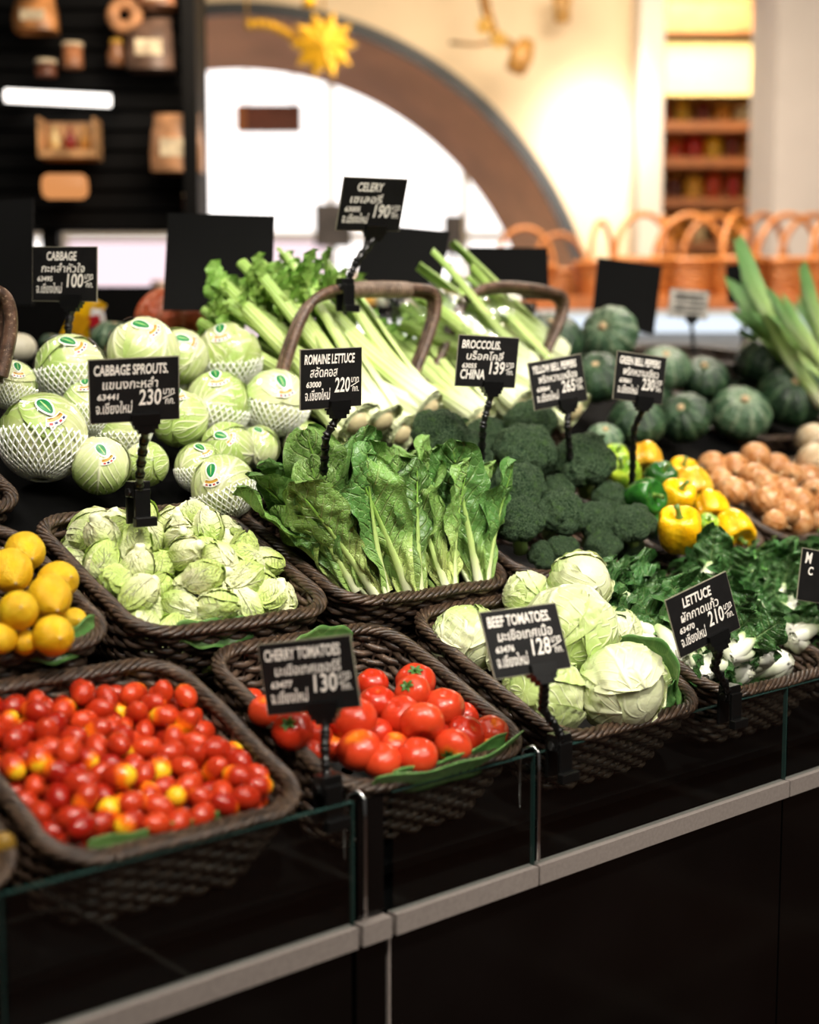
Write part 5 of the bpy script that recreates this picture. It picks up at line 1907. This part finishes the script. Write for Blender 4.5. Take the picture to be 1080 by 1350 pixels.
strip_leaf(ROW1, [(.025, -.026, .008), (.07, -.034, .004), (.13, -.036, .002), (.20, -.034, .004), (.262, -.012, .012)], 'banana_leaf', 'banana leaf folded along the front of the beef tomatoes', .036, (0, -.25, 1), curl=.1)
strip_leaf(ROW1, [(.06, -.018, .002), (.11, -.022, -.004), (.17, -.020, -.002), (.245, -.006, .008)], 'banana_leaf', 'second banana leaf strip just inside the front one', .03, (0, .2, 1))
strip_leaf(ROW1, [(.10, .235, .0), (.15, .245, .004), (.20, .24, .0)], 'banana_leaf', 'banana leaf edge behind the beef tomatoes', .05, (0, .4, 1))
strip_leaf(ROW1, [(.558, .10, .02), (.590, .06, .03), (.592, .02, .02), (.575, .0, .0)], 'banana_leaf', 'folded banana leaf at the right of the front iceberg lettuce', .055, (-.3, .3, 1))
strip_leaf(ROW1, [(.53, -.005, .004), (.56, .0, .004), (.585, .012, .008)], 'banana_leaf', 'small banana leaf tip in the front right corner of the lettuce basket', .03, (0, .5, 1))
strip_leaf(ROW1, [(-.30, -.004, -.005), (-.22, -.008, -.012), (-.13, -.006, -.01)], 'banana_leaf', 'banana leaf scrap under the cherry tomatoes', .03, (0, .5, 1))
strip_leaf(ROW2, [(-.03, -.002, -.002), (.02, -.004, -.012), (.08, -.004, -.01)], 'banana_leaf', 'banana leaf under the front cabbage sprouts', .035, (0, .5, 1))
strip_leaf(ROW2, [(-.22, .0, .0), (-.17, -.002, .0), (-.13, .02, .012)], 'banana_leaf', 'banana leaf at the front of the lemons', .035, (0, .5, 1))
strip_leaf(ROW2, [(1.33, .0, .0), (1.40, -.004, .004), (1.46, .02, .01)], 'banana_leaf', 'banana leaf at the front of the brown onions', .04, (0, .5, 1))


# ------------------------------------------------------------------ price signs
def text_verts(body, bold=.026, shear=.12):
    cu = bpy.data.curves.new('lettering', 'FONT')
    cu.body = body
    cu.size = 1.0
    cu.offset = bold
    cu.shear = shear
    cu.resolution_u = 3
    o = bpy.data.objects.new('lettering_tmp', cu)
    COL.objects.link(o)
    dg = bpy.context.evaluated_depsgraph_get()
    me = bpy.data.meshes.new_from_object(o.evaluated_get(dg))
    V = np.array([v.co[:] for v in me.vertices]) if len(me.vertices) else np.zeros((0, 3))
    F = [tuple(p.vertices) for p in me.polygons]
    bpy.data.objects.remove(o)
    bpy.data.curves.remove(cu)
    bpy.data.meshes.remove(me)
    return V, F


TCACHE = {}


def put_text(mb, body, x0, y0, x1, y1, z=.0014, bold=.026):
    if not body:
        return
    if body not in TCACHE:
        TCACHE[body] = text_verts(body, bold if body.isascii() else .011)
    V, F = TCACHE[body]
    if not len(V):
        return
    lo, hi = V.min(0), V.max(0)
    s = (np.array([x1 - x0, y1 - y0]) / (hi - lo)[:2])
    W = np.zeros_like(V)
    W[:, 0] = x0 + (V[:, 0] - lo[0]) * s[0]
    W[:, 1] = y0 + (V[:, 1] - lo[1]) * s[1]
    W[:, 2] = z
    mb.add(W, F)


def beads(mb, p0, p1, r=.0062):
    """articulated plastic arm from p0 to p1"""
    p0, p1 = np.asarray(p0, float), np.asarray(p1, float)
    L = np.linalg.norm(p1 - p0)
    n = max(2, int(round(L / .018)))
    for k in range(n):
        a = p0 + (p1 - p0) * k / n
        b = p0 + (p1 - p0) * (k + 1) / n
        q = [a + (b - a) * f for f in (.0, .12, .2, .55, .8, .92, 1.0)]
        mb.tube(q, [r * f for f in (.55, 1.0, .95, .72, .85, 1.1, .6)], 8)


def sign(name, pos, x, y, lines, pole, lab, scale=1.0, clampy=True, W=.105, H=.0755):
    x, y = unit(x), np.asarray(y, float)
    y = unit(y - x * (x @ y))
    R = np.stack([x, y, np.cross(x, y)], 1)
    e = tag(empty('price_sign', pos, R), lab, 'price sign', 'chalk style price signs')
    W, H = W * scale, H * scale
    cd = build('card', MB().box((0, 0, 0), (W, H, .0016)), MAT['chalk_card'], e, False)
    build('card_edging', MB().box((0, 0, -.0006), (W + .0022, H + .0022, .0012)), MAT['card_edge'], cd, False)
    if lines:
        mb = MB()
        name_, thai, code, prov, price = lines
        a, b = W / 2, H / 2
        if not price:
            put_text(mb, name_, -.88 * a, .45 * b, -.62 * a, .88 * b)
            put_text(mb, thai, -.72 * a, .0 * b, -.52 * a, .34 * b)
            name_, thai = '', ''
        ww = min(1.66, .118 * len(name_) + .12)
        n0 = -.90 if len(name_) > 9 else -.55
        put_text(mb, name_, n0 * a, .50 * b, (n0 + ww) * a, .84 * b)
        tw = min(1.45, .115 * len(thai) + .1)
        put_text(mb, thai, -.72 * a, .06 * b, (-.72 + tw) * a, .42 * b)
        put_text(mb, code, -.84 * a, -.28 * b, -.36 * a, -.08 * b)
        put_text(mb, prov, -.88 * a, -.72 * b, -.06 * a, -.32 * b)
        put_text(mb, price, .08 * a, -.50 * b, .60 * a, .02 * b, bold=.016)
        if price:
            mb.add([(.62 * a, -.30 * b, .0014), (.64 * a, -.33 * b, .0014), (.92 * a, -.16 * b, .0014), (.91 * a, -.14 * b, .0014)], [(0, 1, 2, 3)])
        put_text(mb, price and 'บาท', .64 * a, -.18 * b, .90 * a, .0 * b)
        put_text(mb, price and 'กก.', .68 * a, -.50 * b, .90 * a, -.32 * b)
        build('lettering', mb, MAT['chalk'], cd, False)
    # clip: jaw body, two pads, hinge block
    s = scale
    clip = MB()
    yb = -H / 2
    clip.box((.012 * s, yb + .002 * s, .0035), (.034 * s, .013 * s, .006))
    clip.box((.012 * s, yb + .002 * s, -.0045), (.034 * s, .013 * s, .006))
    clip.box((.012 * s, yb - .009 * s, 0), (.020 * s, .012 * s, .012))
    for q in (-.011, .011):
        clip.box(((.012 + q) * s, yb - .007 * s, 0), (.007 * s, .006 * s, .013))
    build('clip', clip, MAT['black_plastic'], e, False)
    arm = MB()
    P0 = np.array([.012 * s, yb - .012 * s, 0])
    pts = [P0] + [R.T @ (np.asarray(q) - pos) for q in pole]
    for k in range(len(pts) - 1):
        beads(arm, pts[k], pts[k + 1], .0062 * s)
    build('pole', arm, MAT['black_plastic'], e)
    if clampy:
        c = pts[-1]
        Rl = R.T
        cl = MB()
        cl.box((0, 0, .010), (.026, .018, .020), None)
        cl.box((0, -.010, -.012), (.022, .005, .045), None)
        cl.box((0, .010, -.012), (.022, .005, .045), None)
        cl.box((.0, -.016, -.030), (.030, .010, .012), None)
        cl.tube([(-.016, 0, .006), (.016, 0, .006)], .006, 8)
        o = build('clamp', cl, MAT['black_plastic'], e, False, .0012)
        setm(o, c, Rl)
    return e


TH_CM = 'จ.เชียงใหม่'
S_ = sign
S_('cherry', np.array([-0.0206, 0.054, 0.9289]), [0.526, -0.835, 0.159], [-0.056, 0.153, 0.987], ('CHERRY TOMATOES', 'มะเขือเทศเชอร์รี่', '63477', TH_CM, '130'), [pixpt(428, 985, 1.50), pixpt(432, 1045, 1.49)], 'dark grey price sign reading CHERRY TOMATOES 130')
S_('beef', np.array([0.2271, -0.027, 0.9462]), [0.985, -0.174, 0.015], [0.054, 0.386, 0.921], ('BEEF TOMATOES.', 'มะเขือเทศเนื้อ', '63476', TH_CM, '128'), [pixpt(716, 935, 1.66), pixpt(738, 965, 1.67), pixpt(737, 988, 1.685)], 'black price sign reading BEEF TOMATOES 128')
S_('lettuce', np.array([0.5246, -0.0505, 0.9438]), [0.951, -0.155, 0.268], [-0.248, 0.14, 0.959], ('LETTUCE', 'ผักกาดแก้ว', '63470', TH_CM, '210'), [pixpt(942, 880, 1.85), pixpt(955, 900, 1.88), pixpt(962, 922, 1.905)], 'tilted black price sign reading LETTUCE 210')
S_('sprouts', np.array([-0.052, 0.3465, 1.2274]), [0.939, -0.342, 0.046], [-0.12, -0.199, 0.973], ('CABBAGE SPROUTS.', 'แขนงกะหล่ำ', '63441', TH_CM, '230'), [pixpt(186, 610, 1.74), pixpt(182, 655, 1.78)], 'black price sign reading CABBAGE SPROUTS 230')
S_('romaine', np.array([0.225, 0.3224, 1.2391]), [0.997, 0.063, 0.037], [-0.033, -0.061, 0.998], ('ROMAINE LETTUCE', 'สลัดคอส', '63000', TH_CM, '220'), [pixpt(430, 575, 1.86), pixpt(424, 660, 1.92)], 'black price sign reading ROMAINE LETTUCE 220', clampy=False)
S_('broccoli', np.array([0.6037, 0.4196, 1.26]), [0.972, -0.233, -0.04], [0.017, -0.101, 0.995], ('BROCCOLIS.', 'บร็อคโคลี่', '63055', 'CHINA', '139'), [pixpt(637, 560, 2.18), pixpt(633, 650, 2.25)], 'black price sign reading BROCCOLIS 139', clampy=False)
S_('yellow', np.array([0.7883, 0.4432, 1.2274]), [0.969, -0.199, 0.145], [-0.129, 0.092, 0.987], ('YELLOW BELL PEPPERS', 'พริกหวานเหลือง', '63064', TH_CM, '265'), [pixpt(748, 560, 2.31), pixpt(755, 640, 2.36)], 'blurred price sign reading YELLOW BELL PEPPERS 265', clampy=False)
S_('green', np.array([0.8859, 0.3539, 1.2337]), [0.983, -0.152, -0.106], [0.104, -0.017, 0.994], ('GREEN BELL PEPPERS', 'พริกหวานเขียว', '63061', TH_CM, '230'), [pixpt(836, 565, 2.33), pixpt(833, 650, 2.40)], 'blurred price sign leaning right before the green pumpkins', clampy=False)
cp = CAM + (np.array([0.4025, 0.4512, 1.483]) - CAM) * 1.16
S_('celery', cp, [0.988, -0.148, 0.035], [-0.087, -0.364, 0.927], ('CELERY', 'เซเลอรี่', '63005', TH_CM, '190'), [pixpt(470, 345, 2.36), pixpt(458, 372, 2.36), pixpt(455, 383, 2.36)], 'highest black price sign reading CELERY 190, clamped to a cane handle', 1.16)
cp = CAM + (np.array([0.0671, 0.7342, 1.3845]) - CAM) * 1.08
S_('cabbage', cp, [0.489, -0.872, -0.024], [0.021, -0.015, 1.0], ('CABBAGE', 'กะหล่ำหัวใจ', '63495', TH_CM, '100'), [pixpt(90, 430, 2.2), pixpt(92, 520, 2.26)], 'black price sign reading CABBAGE 100 at the left', 1.08, clampy=False)
p = pixpt(1088, 762, 2.12)
S_('edge', p, [0.96, -0.2, -0.2], [0.18, .05, .98], ('M', 'C', '', '', ''), [pixpt(1100, 830, 2.12), pixpt(1100, 880, 2.12)], 'price sign cut off by the right picture edge', 1.0)
p = pixpt(908, 401, 3.5)
S_('white', p, [0.72, -0.69, -0.08], [0.12, 0.0, .99], None, [pixpt(914, 450, 3.5), pixpt(916, 480, 3.5)], 'small pale price sign far behind the pumpkins', .9)
MAT_W = plain('pale_card', '#d9d2c8', 0.6, 0.35, 60)
for o in list(bpy.data.objects):
    if o.get('label') == 'small pale price sign far behind the pumpkins':
        cdo = kids(o)[0]
        cdo.material_slots[0].link = 'OBJECT'
        cdo.material_slots[0].material = MAT_W
        for z in (-.018, -.004, .012, .024):
            build('scribble_line', MB().box((0.002, z * .9, .0012), (.075, .004, .0008)), MAT['chalk_card'], cdo, False)


# ---- blank black boards
def board(corners, D, lab, foot):
    P = [pixpt(px, py, D) for px, py in corners]
    c = np.mean(P, axis=0)
    x = unit(P[1] - P[0])
    y = (P[0] - P[3])
    y = unit(y - x * (x @ y))
    z = np.cross(x, y)
    R = np.stack([x, y, z], 1)
    e = tag(empty('sign_board', c, R), lab, 'board', 'blank black boards on the back row')
    loc = [R.T @ (q - c) for q in P]
    mb = MB().add([(q[0], q[1], .003) for q in loc] + [(q[0], q[1], -.003) for q in loc], [(3, 2, 1, 0), (4, 5, 6, 7)] + [(i, (i + 1) % 4, (i + 1) % 4 + 4, i + 4) for i in range(4)])
    build('panel', mb, MAT['board'], e, False)
    b = (loc[2] + loc[3]) / 2
    cl = MB().box((b[0], b[1], 0), (.04, .02, .018)).box((b[0], b[1] - .014, 0), (.022, .014, .014))
    build('clip', cl, MAT['black_plastic'], e, False)
    arm = MB()
    beads(arm, b + [0, -.02, 0], R.T @ (np.asarray(foot) - c), .007)
    build('pole', arm, MAT['black_plastic'], e)


board([(222, 281), (362, 285), (358, 411), (215, 409)], 2.60, 'large blank black board above the orange pumpkin', pixpt(288, 470, 2.60))
board([(484, 296), (594, 306), (576, 392), (466, 386)], 2.75, 'blank black board behind the celery sign', pixpt(520, 460, 2.75))
board([(617, 326), (722, 327), (724, 396), (622, 394)], 3.10, 'wide blank black board behind the second handle', pixpt(668, 460, 3.1))
board([(632, 397), (708, 399), (700, 436), (655, 436)], 3.05, 'lower blank black board below the wide one', pixpt(680, 470, 3.05))
board([(788, 339), (873, 351), (862, 442), (780, 418)], 3.45, 'blank black board leaning above the pale pumpkin', pixpt(822, 480, 3.45))
board([(957, 350), (999, 346), (1000, 402), (960, 400)], 3.75, 'small blank black board behind the leek tips', pixpt(980, 460, 3.75))
board([(-60, 268), (44, 262), (44, 402), (-60, 404)], 2.75, 'blank black board cut off at the left picture edge', pixpt(0, 600, 2.75))
# dark basket behind the pumpkins
pb = pixpt(935, 470, 3.55)
bk = basket(Plane(0, 0, math.radians(8)), 0, 0, .36, .34, .101, 'dark wicker basket behind the striped pumpkin')
setm(bk, pb, rx(math.radians(8)))
# yellow packet and white-red packet behind the cabbage sign
for (px, py, w, h, ang, c1_, c2_, lab) in ((107, 428, .055, .12, -.5, '#f0b90a', '#e0a000', 'yellow packet behind the cabbage sign'), (126, 424, .04, .07, .2, '#e6e0dc', '#c01828', 'small white and red packet beside the yellow one')):
    p = pixpt(px, py, 2.85)
    e = tag(empty('packet', p, np.stack([RT, FH, ZZ], 1) @ ry(-ang)), lab, 'packet')
    gq = []
    for (ws, d, z) in ((1, .1, -.5), (1, 1, -.36), (1, 1.2, 0), (1, 1, .36), (1, .1, .5)):
        gq.append([(w / 2 * ws * a, .012 * d * b, h * z) for a, b in ((-1, -.4), (0, -1), (1, -.4), (1, .4), (0, 1), (-1, .4))])
    build('pouch', MB().grid(np.array(gq), cv=True), plain('packet_' + c1_[1:], c1_, .25, .1), e)
    build('print_patch', MB().box((0, -.0145, 0), (w * .6, .002, h * .3)), plain('packetprint_' + c2_[1:], c2_, .3, .1), e, False)
